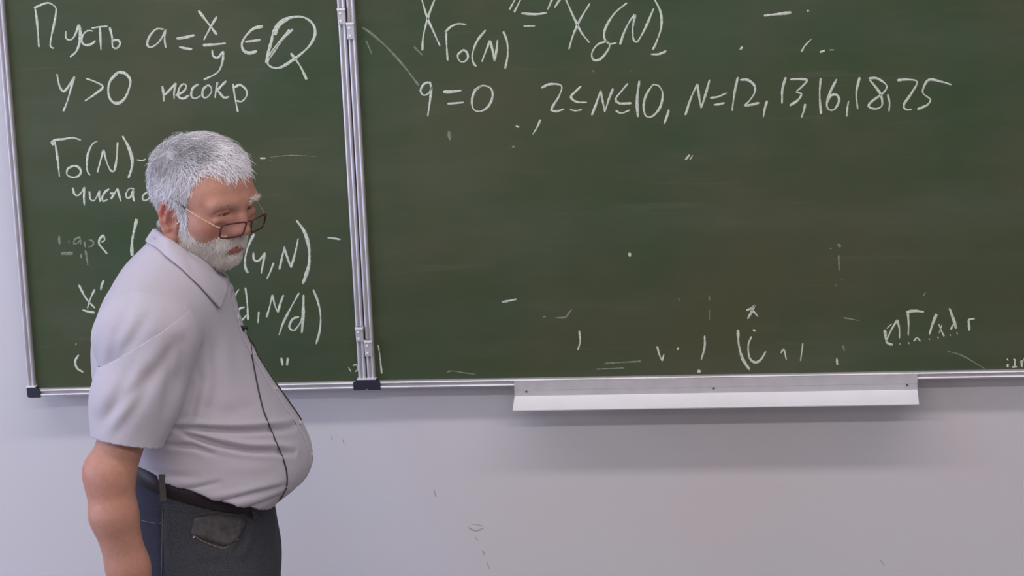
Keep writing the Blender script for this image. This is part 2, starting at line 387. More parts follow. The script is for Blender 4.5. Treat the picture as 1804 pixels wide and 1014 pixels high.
LW(G_, [[(955, 410), (935, 440), (925, 490)], [(990, 400), (1000, 480), (1005, 580)], [(985, 510), (955, 520), (945, 560), (965, 585), (1000, 550)], [(1065, 535), (1060, 600)],
        [(1108, 565), (1125, 510), (1140, 440)], [(1140, 440), (1155, 500), (1172, 540)], [(1172, 540), (1185, 490), (1203, 440)], [(1290, 430), (1240, 520), (1200, 600), (1178, 665)],
        [(1290, 565), (1255, 575), (1235, 620), (1260, 640), (1295, 600), (1310, 560)], [5.5, (1315, 440), (1312, 560), (1305, 655)], [(1368, 410), (1395, 480), (1410, 560), (1405, 640), (1385, 715)],
        [(60, 385), (100, 460), (150, 515)], [(150, 410), (130, 450), (108, 515)], [(80, 525), (115, 535), (150, 540)], [(200, 360), (188, 385), (183, 415)],
        [(42, 715), (46, 717)], [(60, 775), (40, 810), (50, 850), (85, 872)], [(1190, 790), (1198, 835)], [(1228, 790), (1222, 835)]])
LW(D_, [[5, (948, 142), (968, 142)], [3, (1270, 903), (1280, 920)], [3.2, (1286, 897), (1300, 895), (1305, 910), (1294, 920)]])
LW(D_, [[2, (985, 138), (1060, 132), (1150, 135)], [1.5, (985, 150), (990, 150)]], m='chalk_faint', label='faint wiped chalk traces')
RW(B_, [[(415, -50), (425, -10), (455, 90), (490, 170), (522, 240)], [(525, -60), (498, -10), (460, 90), (435, 190), (430, 265)], [(555, 165), (558, 250), (563, 318)], [(550, 170), (580, 140), (620, 125), (660, 130)],
        [(640, 265), (615, 290), (625, 320), (650, 325), (670, 300), (660, 270), (640, 262)], [(762, 158), (715, 220), (692, 290), (700, 335), (715, 348)], [(742, 325), (765, 265), (785, 212)],
        [(785, 212), (800, 270), (808, 322)], [(808, 322), (820, 260), (825, 210)], [(855, 165), (875, 220), (878, 290), (865, 360)], [(930, -30), (915, 0), (888, 50)], [(960, -30), (945, 0), (912, 65)],
        [(950, 70), (1020, 75), (1085, 68)], [(962, 138), (1022, 136)], [(1120, -30), (1110, 0), (1088, 50)], [(1168, -30), (1150, 0), (1125, 40)], [(1170, -40), (1185, 0), (1225, 90), (1265, 170), (1308, 225)],
        [(1310, 18), (1255, 110), (1220, 190), (1200, 258)], [(1400, 215), (1350, 235), (1320, 280), (1330, 315), (1365, 310), (1400, 270), (1415, 235), (1395, 215)],
        [(1505, 15), (1440, 70), (1395, 140), (1385, 195), (1410, 230), (1450, 225)], [(1468, 235), (1490, 170), (1520, 110), (1548, 75)], [(1548, 75), (1535, 150), (1540, 210), (1560, 222)],
        [(1560, 222), (1600, 150), (1645, 45)], [(1640, -20), (1680, 60), (1685, 140), (1660, 220), (1640, 262)], [(1630, 285), (1670, 285), (1712, 268)]], label='chalk formula cut by the top edge of the picture')
RW(B_, [[(475, 465), (470, 435), (440, 440), (420, 475), (435, 500), (465, 490), (478, 455)], [(478, 455), (470, 530), (458, 610)], [5, (540, 482), (580, 482), (635, 475)], [(562, 545), (600, 542), (648, 538)],
        [(740, 450), (705, 480), (690, 530), (700, 575), (735, 585), (775, 560), (798, 510), (790, 465), (745, 450), (700, 475)]])
RW(B_, [[4, (115, 145), (160, 175), (230, 235), (310, 320), (370, 395), (412, 450)], [2.5, (135, 215), (165, 285)]], m='chalk_faint', label='thin curved chalk line')
RW(B_, [[(1055, 462), (1100, 442), (1160, 450), (1150, 500), (1120, 550), (1108, 578), (1135, 585), (1175, 572)], [(1265, 452), (1235, 480), (1210, 510), (1240, 535), (1295, 538)], [(1205, 575), (1235, 582), (1268, 575)],
        [(1320, 605), (1345, 540), (1365, 475)], [(1365, 475), (1378, 535), (1388, 590)], [(1388, 590), (1410, 520), (1432, 465)], [(1510, 438), (1475, 480), (1445, 520), (1465, 543), (1530, 542)], [(1445, 580), (1475, 595), (1520, 578)],
        [5, (1570, 425), (1558, 520), (1562, 615)], [(1640, 445), (1605, 500), (1592, 560), (1605, 610), (1640, 610), (1680, 560), (1692, 490), (1670, 450), (1640, 445)], [(1725, 575), (1715, 610), (1700, 650)],
        [(920, 660), (938, 668)], [(1050, 628), (1032, 670), (1010, 705)]])
RW(C_, [[(22, 605), (50, 520), (85, 440)], [(85, 440), (95, 510), (105, 570)], [(105, 570), (130, 490), (150, 418)], [(152, 515), (195, 508), (240, 488)], [(172, 550), (200, 548), (228, 540)], [(298, 405), (280, 490), (268, 582)],
        [(310, 420), (350, 420), (385, 450), (385, 490), (350, 540), (332, 553), (360, 552), (410, 540)], [(452, 528), (440, 570), (432, 615)], [(550, 405), (532, 470), (530, 545)],
        [(572, 418), (620, 415), (662, 422), (630, 460), (605, 482), (632, 492), (615, 525), (570, 555)], [(652, 545), (645, 580), (632, 618)], [(733, 410), (728, 500), (735, 598)],
        [(818, 415), (785, 480), (765, 540), (775, 575), (805, 575), (830, 530), (820, 500), (790, 500), (768, 540)], [(880, 530), (873, 570), (870, 612)], [(938, 405), (920, 490), (928, 572)],
        [(985, 412), (1030, 412), (1080, 450), (1060, 490), (1005, 530), (985, 558), (1020, 572), (1055, 555), (1050, 500), (1020, 455), (990, 420)], [(1085, 495), (1095, 540), (1092, 585)],
        [(1135, 422), (1190, 418), (1240, 430), (1210, 490), (1170, 550), (1180, 575), (1212, 575)], [(1420, 445), (1370, 430), (1300, 420), (1268, 480), (1285, 503), (1310, 522), (1295, 550), (1240, 575)],
        ], label='chalk list of numbers')
RW(C_, [[5, (435, 82), (500, 75), (578, 66)], [5, (660, 58), (672, 55)], [4, (310, 262), (322, 245)], [5, (632, 272), (648, 242)], [3, (648, 242), (685, 205)], [4, (728, 275), (755, 265)], [3, (780, 263), (802, 262)],
        [4, (22, 840), (45, 812)], [2.5, (45, 840), (62, 815)]])
RW(E_, [[5, (70, 440), (105, 434), (145, 425)], [5, (722, 188), (724, 208)], [(465, 585), (470, 640), (458, 685)], [(862, 665), (875, 710), (888, 740)], [(888, 740), (898, 705)], [6, (965, 675), (972, 680)],
        [3.5, (1105, 610), (1105, 670), (1088, 735)], [6, (1078, 785), (1076, 800)], [3.5, (1318, 482), (1348, 470), (1362, 455)], [(1360, 455), (1345, 490), (1325, 525)], [3.5, (1345, 480), (1362, 495), (1378, 515)],
        [5, (1275, 580), (1280, 660), (1300, 730), (1335, 785)], [(1345, 615), (1328, 660), (1335, 725), (1365, 748), (1395, 730), (1418, 690)], [6, (1355, 588), (1362, 580)]])
RW(E_, [[3, (280, 518), (295, 515)], [3, (345, 520), (395, 518), (412, 495), (428, 480)], [4, (1128, 405), (1130, 430)], [3, (1130, 480), (1130, 530)], [3, (970, 420), (980, 432)], [2, (762, 320), (765, 322)]], m='chalk_faint', label='faint chalk specks')
RW(F_, [[3, (150, 700), (165, 682), (178, 735)], [3, (262, 650), (256, 700), (250, 740)], [4, (435, 725), (438, 760)], [5, (680, 580), (688, 640)], [4, (688, 640), (715, 580), (745, 530)], [(745, 530), (755, 580), (755, 625)], [2.5, (690, 575), (718, 550)],
        [5, (790, 492), (830, 485), (880, 490)], [(798, 495), (802, 550), (800, 610)], [5, (945, 500), (925, 550), (908, 605)], [3, (955, 550), (965, 575), (982, 615)], [3, (972, 555), (958, 600)], [5, (1010, 470), (1030, 525), (1045, 575)],
        [4, (1018, 580), (1028, 555)], [4, (1105, 530), (1140, 525)], [4, (1108, 530), (1112, 585)], [4, (755, 655)], [4, (800, 650)], [3, (828, 640), (845, 622), (862, 640)], [4, (905, 630)], [4, (950, 622)], [4, (980, 610)], [4, (1012, 610)], [4, (1047, 600)],
        [4, (685, 640), (700, 652), (722, 658)], [4, (1305, 735)], [4, (1308, 755), (1308, 772)], [4, (1338, 735), (1345, 735), (1343, 770)], [4, (1330, 772), (1358, 770)], [4, (1378, 735), (1380, 770)], [4, (1392, 725), (1398, 768)]])
RW(F_, [[3, (395, 168), (410, 166)], [5, (440, 145), (455, 158)], [3, (445, 200), (448, 280)], [3, (460, 325)], [4, (428, 355)], [3, (470, 520), (550, 535)], [3, (878, 410), (888, 390)], [4, (465, 660), (475, 690)], [2.5, (1000, 690), (1080, 715), (1190, 780)]], m='chalk_faint', label='faint chalk smears near the right end')
RW(B_, [[8, (570, 690), (575, 735)], [4, (900, 770), (915, 772)], [4, (1325, 376)], [4, (1520, 374)], [4, (385, 245), (430, 290)]], m='chalk_faint', label='small faint smudges')
RW(S_, [[3.2, (372, 490), (388, 590), (408, 775)]], label='short chalk scratch beside the lower hinge')
RW((0, 0, 1), [[3, (787, 655), (796, 653)], [2, (796, 653), (815, 656), (838, 659)], [3, (1065, 640), (1130, 636)], [3, (1050, 650), (1100, 648)]], m='chalk_faint', label='wiped streaks above the lower rail')

# ------------------------------------------------------------------ chalk tray
p0 = on_plane(905.5, 668, np.array([0, -0.012, 0.]), main_n); p1 = on_plane(1616, 659, np.array([0, -0.012, 0.]), main_n)
tx0, tx1 = p0[0], p1[0]
tray = empty('chalk_tray', Matrix.Translation(Vector((tx0, -0.012, Z0))), label='white metal chalk ledge hanging under the wide chalkboard', category='chalk tray')
TL = tx1 - tx0
b = MB(); pr = [(-0.0005, 0.0125), (-0.0025, 0.0125), (-0.0025, -0.0060), (-0.0015, -0.0068), (-0.0015, -0.030), (-0.0005, -0.030)]
b.prism(pr, (0, 0, 0), (TL, 0, 0), (0, 1, 0), (0, 0, 1)); b.build('back_plate', 'alu', tray)
b = MB(); pr = [(-0.0005, -0.0185), (-0.004, -0.0190), (-0.040, -0.0345), (-0.0425, -0.0345), (-0.0435, -0.0385), (-0.0425, -0.0405), (-0.039, -0.0378), (-0.004, -0.0222), (-0.0005, -0.030)]
b.prism(pr, (0, 0, 0), (TL, 0, 0), (0, 1, 0), (0, 0, 1)); b.build('ledge', 'white_metal', tray)
for fr_ in (0.03, 0.5, 0.975):
    b = MB(); b.disc((TL * fr_, -0.0012, -0.0095), 0.0022, (0, -1, 0), 0.0015, 10); b.build('screw', 'screw', tray)

# ------------------------------------------------------------------ signed-distance modelling of the figure
PO = np.array([-0.20320, -0.62, 0.0]); PHI = R(15.45)
_e1 = np.array([math.cos(PHI), math.sin(PHI), 0]); _e2 = np.array([-math.sin(PHI), math.cos(PHI), 0])
PM = Matrix.Translation(Vector(PO)) @ Matrix.Rotation(PHI, 4, 'Z')
def PL(px, py, yl=0.0):
    d = ray(px, py); t = ((PO - CAM) @ _e2 + yl) / (d @ _e2); q = CAM + d * t - PO
    return np.array([q @ _e1, yl, q[2]])
def to_local(v):
    q = np.asarray(v) - PO; return np.array([q @ _e1, q @ _e2, q[2]])

def smin(a, b, k):
    if k <= 0: return np.minimum(a, b)
    h = np.maximum(k - np.abs(a - b), 0) / k
    return np.minimum(a, b) - h * h * k * 0.25
class Field:
    def __init__(s, xs, ys, zs):
        s.ax = [np.asarray(a, dtype=np.float32) for a in (xs, ys, zs)]
        s.F = np.full([len(a) for a in s.ax], 0.06, dtype=np.float32)
    def region(s, lo, hi):
        sl = tuple(slice(max(0, np.searchsorted(a, l) - 1), min(len(a), np.searchsorted(a, h) + 1)) for a, l, h in zip(s.ax, lo, hi))
        return sl, s.ax[0][sl[0]][:, None, None], s.ax[1][sl[1]][None, :, None], s.ax[2][sl[2]][None, None, :]
    def add(s, fn, lo, hi, k=0.01, sub=False):
        sl, X, Y, Z = s.region(lo, hi)
        d = fn(X, Y, Z).astype(np.float32)
        if sub: s.F[sl] = -smin(-s.F[sl], d, k)
        else: s.F[sl] = smin(s.F[sl], d, k)
    def cone(s, a, b, r1, r2, k=0.01, sub=False, M3=None, o=None):
        a = np.array(a, float); b = np.array(b, float)
        if M3 is not None: a = M3 @ a + o; b = M3 @ b + o
        ba = b - a; L2 = ba @ ba + 1e-12
        def fn(X, Y, Z):
            px, py, pz = X - a[0], Y - a[1], Z - a[2]
            h = np.clip((px * ba[0] + py * ba[1] + pz * ba[2]) / L2, 0, 1)
            return np.sqrt((px - h * ba[0]) ** 2 + (py - h * ba[1]) ** 2 + (pz - h * ba[2]) ** 2) - (r1 + (r2 - r1) * h)
        m = max(r1, r2) + 0.05
        s.add(fn, np.minimum(a, b) - m, np.maximum(a, b) + m, k, sub)
    def chain(s, pts, rs, k=0.01, **kw):
        for i in range(len(pts) - 1): s.cone(pts[i], pts[i + 1], rs[i], rs[i + 1], k, **kw)
    def ell(s, c, r, k=0.01, sub=False, rot=None, M3=None, o=None):
        c = np.array(c, float); r = np.array(r, float); Rm = np.eye(3) if rot is None else rot
        if M3 is not None: c = M3 @ c + o; Rm = M3 @ Rm
        def fn(X, Y, Z):
            p = [(X - c[0]), (Y - c[1]), (Z - c[2])]
            q = [p[0] * Rm[0, i] + p[1] * Rm[1, i] + p[2] * Rm[2, i] for i in range(3)]
            k0 = np.sqrt(sum((q[i] / r[i]) ** 2 for i in range(3))); k1 = np.sqrt(sum((q[i] / r[i] ** 2) ** 2 for i in range(3))) + 1e-9
            return k0 * (k0 - 1) / k1
        m = r.max() + 0.045
        s.add(fn, c - m, c + m, k, sub)
    def mesh(s):
        F = s.F; ins = F < 0; nx, ny, nz = F.shape
        c = np.zeros((nx - 1, ny - 1, nz - 1), dtype=np.int8)
        for i in (0, 1):
            for j in (0, 1):
                for k in (0, 1): c += ins[i:nx - 1 + i, j:ny - 1 + j, k:nz - 1 + k]
        act = (c > 0) & (c < 8); I, J, K = np.nonzero(act); N = len(I)
        idx = np.full(act.shape, -1, dtype=np.int32); idx[I, J, K] = np.arange(N)
        co = {}; val = {}
        for i in (0, 1):
            for j in (0, 1):
                for k in (0, 1):
                    val[i, j, k] = F[I + i, J + j, K + k].astype(np.float64)
                    co[i, j, k] = np.stack([s.ax[0][I + i], s.ax[1][J + j], s.ax[2][K + k]], 1).astype(np.float64)
        acc = np.zeros((N, 3)); cnt = np.zeros(N)
        E = [((0, a, b), (1, a, b)) for a in (0, 1) for b in (0, 1)] + [((a, 0, b), (a, 1, b)) for a in (0, 1) for b in (0, 1)] + [((a, b, 0), (a, b, 1)) for a in (0, 1) for b in (0, 1)]
        for p, q in E:
            m = (val[p] < 0) != (val[q] < 0); t = val[p][m] / (val[p][m] - val[q][m])
            acc[m] += co[p][m] + (co[q][m] - co[p][m]) * t[:, None]; cnt[m] += 1
        V = acc / cnt[:, None]; Q = []
        for ax in range(3):
            sh = [slice(1, n - 1) for n in F.shape]; a = list(sh); bb = list(sh)
            a[ax] = slice(0, F.shape[ax] - 1); bb[ax] = slice(1, F.shape[ax])
            A, Bv = ins[tuple(a)], ins[tuple(bb)]; m = np.nonzero(A != Bv)
            g = [m[i] + (0 if i == ax else 1) for i in range(3)]; flip = A[m]
            o1, o2 = [(1, 2), (2, 0), (0, 1)][ax]
            def cell(d1, d2):
                h = [x.copy() for x in g]; h[o1] -= d1; h[o2] -= d2; return idx[h[0], h[1], h[2]]
            q = np.stack([cell(1, 1), cell(0, 1), cell(0, 0), cell(1, 0)], 1)
            q[~flip] = q[~flip][:, ::-1]; Q.append(q)
        return V, np.concatenate(Q)

def axis(segs):
    out = []
    for a, b, h in segs: out += list(np.arange(a, b - h * 0.5, h))
    out.append(segs[-1][1]); return out
def smooth1(z, x, n=200, s=0.018):
    # resample a profile over z and soften its corners
    o = np.argsort(z); z = np.array(z)[o]; x = np.array(x)[o]
    zg = np.linspace(z[0] - 0.06, z[-1] + 0.06, n)
    xg = np.interp(zg, z, x); dz = zg[1] - zg[0]
    k = np.exp(-0.5 * (np.arange(-30, 31) * dz / s) ** 2); k /= k.sum()
    xp = np.pad(xg, 30, mode='edge'); return zg, np.convolve(xp, k, 'valid')
class Loft:
    def __init__(s, back, front, half, yaw=0.0, n=2.2, sm=0.018):
        bz = [PL(*p) for p in back]; fz = [PL(*p) for p in front]
        s.b = smooth1([p[2] for p in bz], [p[0] for p in bz], s=sm); s.f = smooth1([p[2] for p in fz], [p[0] for p in fz], s=sm)
        s.h = smooth1([PL(330, y)[2] for y, _ in half], [h for _, h in half], s=sm)
        s.n = n; s.c, s.s_ = math.cos(yaw), math.sin(yaw)
    def at(s, z):
        xb = np.interp(z, *s.b); xf = np.interp(z, *s.f); return (xb + xf) / 2, (xf - xb) / 2, np.interp(z, *s.h)
    def sdf(s, off=0.0):
        def fn(X, Y, Z):
            cx, a, h = s.at(Z); a = a + off; h = h + off
            x = X * s.c - Y * s.s_; y = X * s.s_ + Y * s.c
            k = ((np.abs((x - cx) / a)) ** s.n + (np.abs(y / h)) ** s.n) ** (1 / s.n)
            return (k - 1) * np.minimum(a, h) * 0.85
        return fn
    def point(s, z, ang, off=0.0):
        # ang 0 = front, -90 = near side
        cx, a, h = s.at(z); ca, sa = math.cos(ang), math.sin(ang)
        k = (abs(ca / (a + off)) ** s.n + abs(sa / (h + off)) ** s.n) ** (-1 / s.n)
        x, y = cx + k * ca, k * sa
        return np.array([x * s.c + y * s.s_, -x * s.s_ + y * s.c, z])

TY = R(8)
SHIRT_BACK = [(276, 395), (264, 425), (238, 455), (205, 492), (180, 530), (166, 570), (161, 620), (165, 680), (182, 740), (212, 785), (236, 815), (250, 845), (262, 890), (268, 930)]
SHIRT_FRONT = [(385, 440), (400, 475), (411, 510), (418, 545), (429, 585), (448, 620), (470, 655), (502, 700), (530, 740), (548, 775), (553, 798), (549, 820), (534, 842), (510, 857), (483, 868), (465, 885), (452, 910)]
SHIRT_HALF = [(395, .05), (440, .062), (465, .092), (500, .135), (540, .165), (590, .178), (650, .182), (720, .190), (780, .197), (830, .199), (850, .197), (862, .190), (874, .178), (900, .162), (930, .155)]
shirt_loft = Loft(SHIRT_BACK, SHIRT_FRONT, SHIRT_HALF, TY)
PANT_BACK = [(228, 790), (231, 820), (237, 860), (241, 900), (246, 950), (254, 1014), (266, 1060), (284, 1110), (312, 1160), (335, 1190)]
PANT_FRONT = [(470, 850), (481, 885), (485, 910), (489, 940), (494, 968), (491, 995), (490, 1020), (482, 1060), (462, 1110), (420, 1160), (385, 1190)]
PANT_HALF = [(800, .180), (850, .186), (900, .190), (960, .195), (1014, .197), (1060, .193), (1110, .175), (1160, .14), (1190, .10)]
pant_loft = Loft(PANT_BACK, PANT_FRONT, PANT_HALF, TY, n=2.4)

SH = PL(268, 592, -0.178)           # near shoulder joint
EL = PL(195, 838, -0.235); FA = PL(200, 905, -0.24); WR = PL(243, 1062, -0.235)
SHF = np.array([SH[0] + 0.03, 0.185, SH[2]]); ELF = np.array([EL[0] + 0.06, 0.245, EL[2]]); WRF = np.array([WR[0] + 0.06, 0.235, WR[2] + .01])

# head frame
HO = PL(356, 361); HTH = R(-47)
def rx(a): c, s = math.cos(a), math.sin(a); return np.array([[1, 0, 0], [0, c, -s], [0, s, c]])
def ry(a): c, s = math.cos(a), math.sin(a); return np.array([[c, 0, s], [0, 1, 0], [-s, 0, c]])
def rz(a): c, s = math.cos(a), math.sin(a); return np.array([[c, -s, 0], [s, c, 0], [0, 0, 1]])
HS = 0.955
HR = rz(HTH) @ ry(R(12)) @ rx(R(3))
HM = HR * HS
def head_local(P): return (np.asarray(P) - HO) @ HR / HS
def head_point(p): return HM @ np.array(p, float) + HO

person = empty('person', PM, label='grey-haired bearded person in pale short-sleeved shirt and dark jeans standing at the chalkboards', category='person')

# ---- body
xs = axis([(-0.24, -0.085, 0.005), (-0.085, 0.165, 0.0018), (0.165, 0.27, 0.005)])
ys = axis([(-0.33, -0.115, 0.005), (-0.115, 0.115, 0.0018), (0.115, 0.34, 0.005)])
zs = axis([(0.02, 1.452, 0.005), (1.452, 1.745, 0.0018)])
B = Field(xs, ys, zs)
IN = -0.030
lo, hi = (-.24, -.25, .95), (.27, .25, 1.52)
B.add(shirt_loft.sdf(IN), (-.24, -.25, 1.135), (.27, .25, 1.48), 0.0)
B.add(pant_loft.sdf(-0.030), (-.24, -.25, .86), (.27, .25, 1.15), 0.03)
for s_, sh in ((-1, SH), (1, SHF)):
    B.cone((sh[0] * .4, s_ * .05, sh[2] + .05), sh + np.array([0, -s_ * .01, -0.005]), .045, .062, 0.04)
for s_ in (-1, 1):
    B.chain([(0.012, s_ * .09, .93), (0.02, s_ * .105, .5), (0.0, s_ * .115, .10)], [.088, .06, .045], 0.02)
    B.cone((0.0, s_ * .115, .075), (0.13, s_ * .135, .045), .038, .026, 0.02)
def arm(sh, el, fa, wr, s_):
    B.chain([sh + np.array([0, -s_ * .01, -.005]), sh * .45 + el * .55, el], [.060, .0435, .0375], 0.02)
    B.chain([el, fa, fa * .4 + wr * .6, wr], [.0375, .0385, .0345, .0285], 0.02)
    B.cone(el + np.array([-.016, 0, .012]), el + np.array([-.012, 0, -.012]), .0255, .0255, 0.025)
    # hand: palm and five relaxed fingers
    d = wr - fa; d /= np.linalg.norm(d); d = d + np.array([0.12, 0, 0]); d /= np.linalg.norm(d)
    side = np.array([1.0, 0, 0]) - d * d[0]; side /= np.linalg.norm(side)    # thumb side points forward
    inn = np.cross(d, side) * (1 if s_ < 0 else -1)                          # towards the thigh
    if inn[1] * s_ > 0: inn = -inn
    pc = wr + d * .05
    B.cone(wr, wr + d * .02, .027, .026, .012)
    for t in (-.022, -.008, .008, .022): B.cone(wr + d * .015 + side * t * .7, wr + d * .088 + side * t, .017, .012, .01)
    L = {.026: (.040, .025, .020), .009: (.044, .029, .021), -.008: (.041, .027, .020), -.024: (.032, .021, .018)}
    for t, seg in L.items():
        p = wr + d * .088 + side * t; ang = 0.25
        for j, l in enumerate(seg):
            q = p + (d * math.cos(ang) + inn * math.sin(ang)) * l
            B.cone(p, q, .0092 - .0008 * j, .0086 - .0008 * j, .002); p = q; ang += 0.35
    p = wr + d * .025 + side * .02 + inn * .006
    for dr, l, r_ in ((d * .7 + side * .65 + inn * .25, .042, .012), (d * .9 + side * .35 + inn * .3, .032, .010), (d * .95 + side * .1 + inn * .4, .026, .009)):
        dr = dr / np.linalg.norm(dr); q = p + dr * l; B.cone(p, q, r_, r_ * .9, .004); p = q
arm(SH, EL, FA, WR, -1)
arm(SHF, ELF, ELF * .6 + WRF * .4, WRF, 1)

# ---- head (local frame: x forward, y to the person's left, z up)
K = dict(M3=HM, o=HO)
def scl(r): return tuple(v * HS for v in r) if hasattr(r, '__len__') else r * HS
def hell(c, r, k=.01, sub=False, rot=None): B.ell(c, scl(r), k, sub, rot, M3=HR * 1.0, o=HO) if False else B.ell(HS * np.array(c, float), scl(r), k, sub, rot, M3=HR, o=HO)
def hcone(a, b, r1, r2, k=.01, sub=False): B.cone(a, b, r1 * HS, r2 * HS, k, sub, **K)
nb = np.array([0.0, 0.0, 1.43])
B.cone(head_point((-.018, 0, -.045)), PL(328, 470), .055, .056, .025)
hell((-.010, 0, .040), (.091, .077, .076), 0.02)
hell((.038, 0, .005), (.054, .066, .082), .03)
hell((.024, 0, -.048), (.056, .060, .038), .03)
hell((.064, 0, -.076), (.023, .030, .021), .022)
hell((.046, 0, .045), (.048, .058, .042), .03)
for s_ in (-1, 1):
    hell((.055, s_ * .046, -.012), (.028, .022, .024), .02)
    hell((.100, s_ * .033, .017), (.020, .021, .013), .012, sub=True)
    hcone((.083, s_ * .048, .030), (.094, s_ * .014, .032), .009, .010, .016)
    hell((.0775, s_ * .0315, .0165), (.0150, .0165, .0140), .005)
    hcone((.087, s_ * .046, .003), (.093, s_ * .022, .001), .004, .003, .010)
hcone((.092, 0, .032), (.1025, 0, .004), .0075, .0088, .014)
hcone((.1025, 0, .004), (.1105, 0, -.014), .0085, .0105, .008)
hell((.1105, 0, -.018), (.0120, .0115, .0105), .006)
for s_ in (-1, 1):
    hcone((.084, s_ * .017, .004), (.090, s_ * .015, -.018), .010, .011, .012)
    hell((.098, s_ * .0135, -.0225), (.012, .0075, .0085), .006)
    hell((.102, s_ * .0065, -.0345), (.007, .0036, .0045), .003, sub=True)
hell((.070, 0, -.045), (.024, .036, .026), .016)
# lips
for s_ in (-1, 1):
    hcone((.0825, s_ * .025, -.0555), (.0845, s_ * .007, -.0505), .0022, .0046, .004)
    hcone((.0815, s_ * .024, -.0575), (.0905, s_ * .006, -.0620), .0022, .0054, .004)
    hcone((.0845, s_ * .026, -.0565), (.0965, s_ * .005, -.0565), .0012, .0017, .0015, sub=True)
hcone((.0845, .007, -.0505), (.0845, -.007, -.0505), .0046, .0046, .004)
hcone((.0905, .006, -.0620), (.0905, -.006, -.0620), .0054, .0054, .004)
hcone((.0965, .005, -.0565), (.0965, -.005, -.0565), .0017, .0017, .0015, sub=True)
# eyelids: a slit between heavy lids, eyes lowered
for s_ in (-1, 1):
    hell((.0935, s_ * .0325, .0125), (.008, .0115, .0019), .0015, sub=True, rot=rx(s_ * R(-4)))
    hcone((.088, s_ * .046, .016), (.0945, s_ * .030, .0205), .0022, .0026, .003)
    hcone((.0945, s_ * .030, .0205), (.0925, s_ * .018, .017), .0026, .0020, .003)
# ears
for s_ in (-1, 1):
    e1 = np.array([-.90, s_ * .43, 0]); e1 /= np.linalg.norm(e1); e2 = np.array([-.16, 0, 1.]); e2 -= e1 * (e1 @ e2); e2 /= np.linalg.norm(e2)
    e3 = np.cross(e1, e2); e3 *= np.sign(e3[1] * s_)
    o_ = np.array([.011, s_ * .070, -.017])
    E3 = lambda a, b, c=0.0: o_ + e1 * a * 1.12 + e2 * b * 1.16 + e3 * c * 1.1
    hell(E3(.014, .002, -.001), (.019, .035, .0048), .006, rot=np.stack([e1, e2, e3], 1))
    pts = [(.004, .003), (.001, .018), (.007, .029), (.017, .033), (.027, .027), (.031, .013), (.028, -.001), (.021, -.015), (.013, -.026)]
    for i in range(len(pts) - 1): hcone(E3(*pts[i], .003), E3(*pts[i + 1], .003), .0042, .0042, .004)
    pts = [(.011, .022), (.019, .014), (.021, .001), (.014, -.012)]
    for i in range(len(pts) - 1): hcone(E3(*pts[i], .003), E3(*pts[i + 1], .003), .0034, .0034, .004)
    hell(E3(.009, -.029, .001), (.0095, .0105, .0055), .006, rot=np.stack([e1, e2, e3], 1))
    hell(E3(.010, .000, .006), (.0085, .0115, .0070), .003, sub=True, rot=np.stack([e1, e2, e3], 1))
    hell(E3(.001, -.005, .003), (.004, .006, .004), .004, rot=np.stack([e1, e2, e3], 1))
BV, BQ = B.mesh()

# ---- hair masks in head coordinates
def sstep(a, b, x): t = np.clip((x - a) / (b - a), 0, 1); return t * t * (3 - 2 * t)
def hair_mask(L, soft=.006):
    x, y, z = L[:, 0], np.abs(L[:, 1]), L[:, 2]
    wob = .0035 * np.sin(y * 260 + z * 90) + .003 * np.sin(x * 330 + 2 * z * 170)
    front = .089 + .012 * sstep(.02, .06, y) * 0 + wob                      # hairline height on the forehead
    side = np.where(z > .062, .042, .031 + .010 * sstep(.01, .06, z)) + wob * .6
    m_top = sstep(-soft, soft, z - front)
    m_side = sstep(-soft, soft, side - x) * sstep(-.012, .004, z - .0)       # above the ear
    m_burn = sstep(-soft, soft, .035 - x) * sstep(-soft, soft, x - .020) * sstep(-.03, -.02, z)
    m_nape = sstep(-soft, soft, -.026 - x) * sstep(-.008, .008, z + .034)
    ear = (y > .068) & (z < .027) & (x < .019) & (x > -.03)
    m = np.maximum.reduce([m_top, m_side * ((x < .008) | (z > .0)), m_burn, m_nape])
    return np.where(ear, 0, m)
def beard_mask(L, soft=.012):
    x, y, z = L[:, 0], np.abs(L[:, 1]), L[:, 2]
    wob = .003 * np.sin(y * 300 + x * 200)
    line = np.interp(x, [.0, .014, .030, .047, .058, .070, .080, .095, .12], [.0, -.004, -.022, -.036, -.043, -.044, -.037, -.0325, -.034]) + wob
    m = sstep(-soft, soft, line - z) * sstep(-.008, .004, x - .022) * sstep(-.004, .012, z + .108)
    m *= 1 - sstep(-.002, .003, (x - .078)) * sstep(.002, -.002, (y - .0255)) * sstep(-.0015, .0015, z + .0695 - .0 * y) * sstep(.0015, -.0015, z + .0475 + (y * .22))
    nostril = (x > .093) & (z > -.036)
    return np.where(nostril, 0, m)
L_ = head_local(BV); on_head = BV[:, 2] > 1.40
hm = np.where(on_head & ((np.linalg.norm(L_, axis=1) < .118) | (L_[:, 2] > 0)), hair_mask(L_), 0); bm = np.where(on_head, beard_mask(L_), 0)
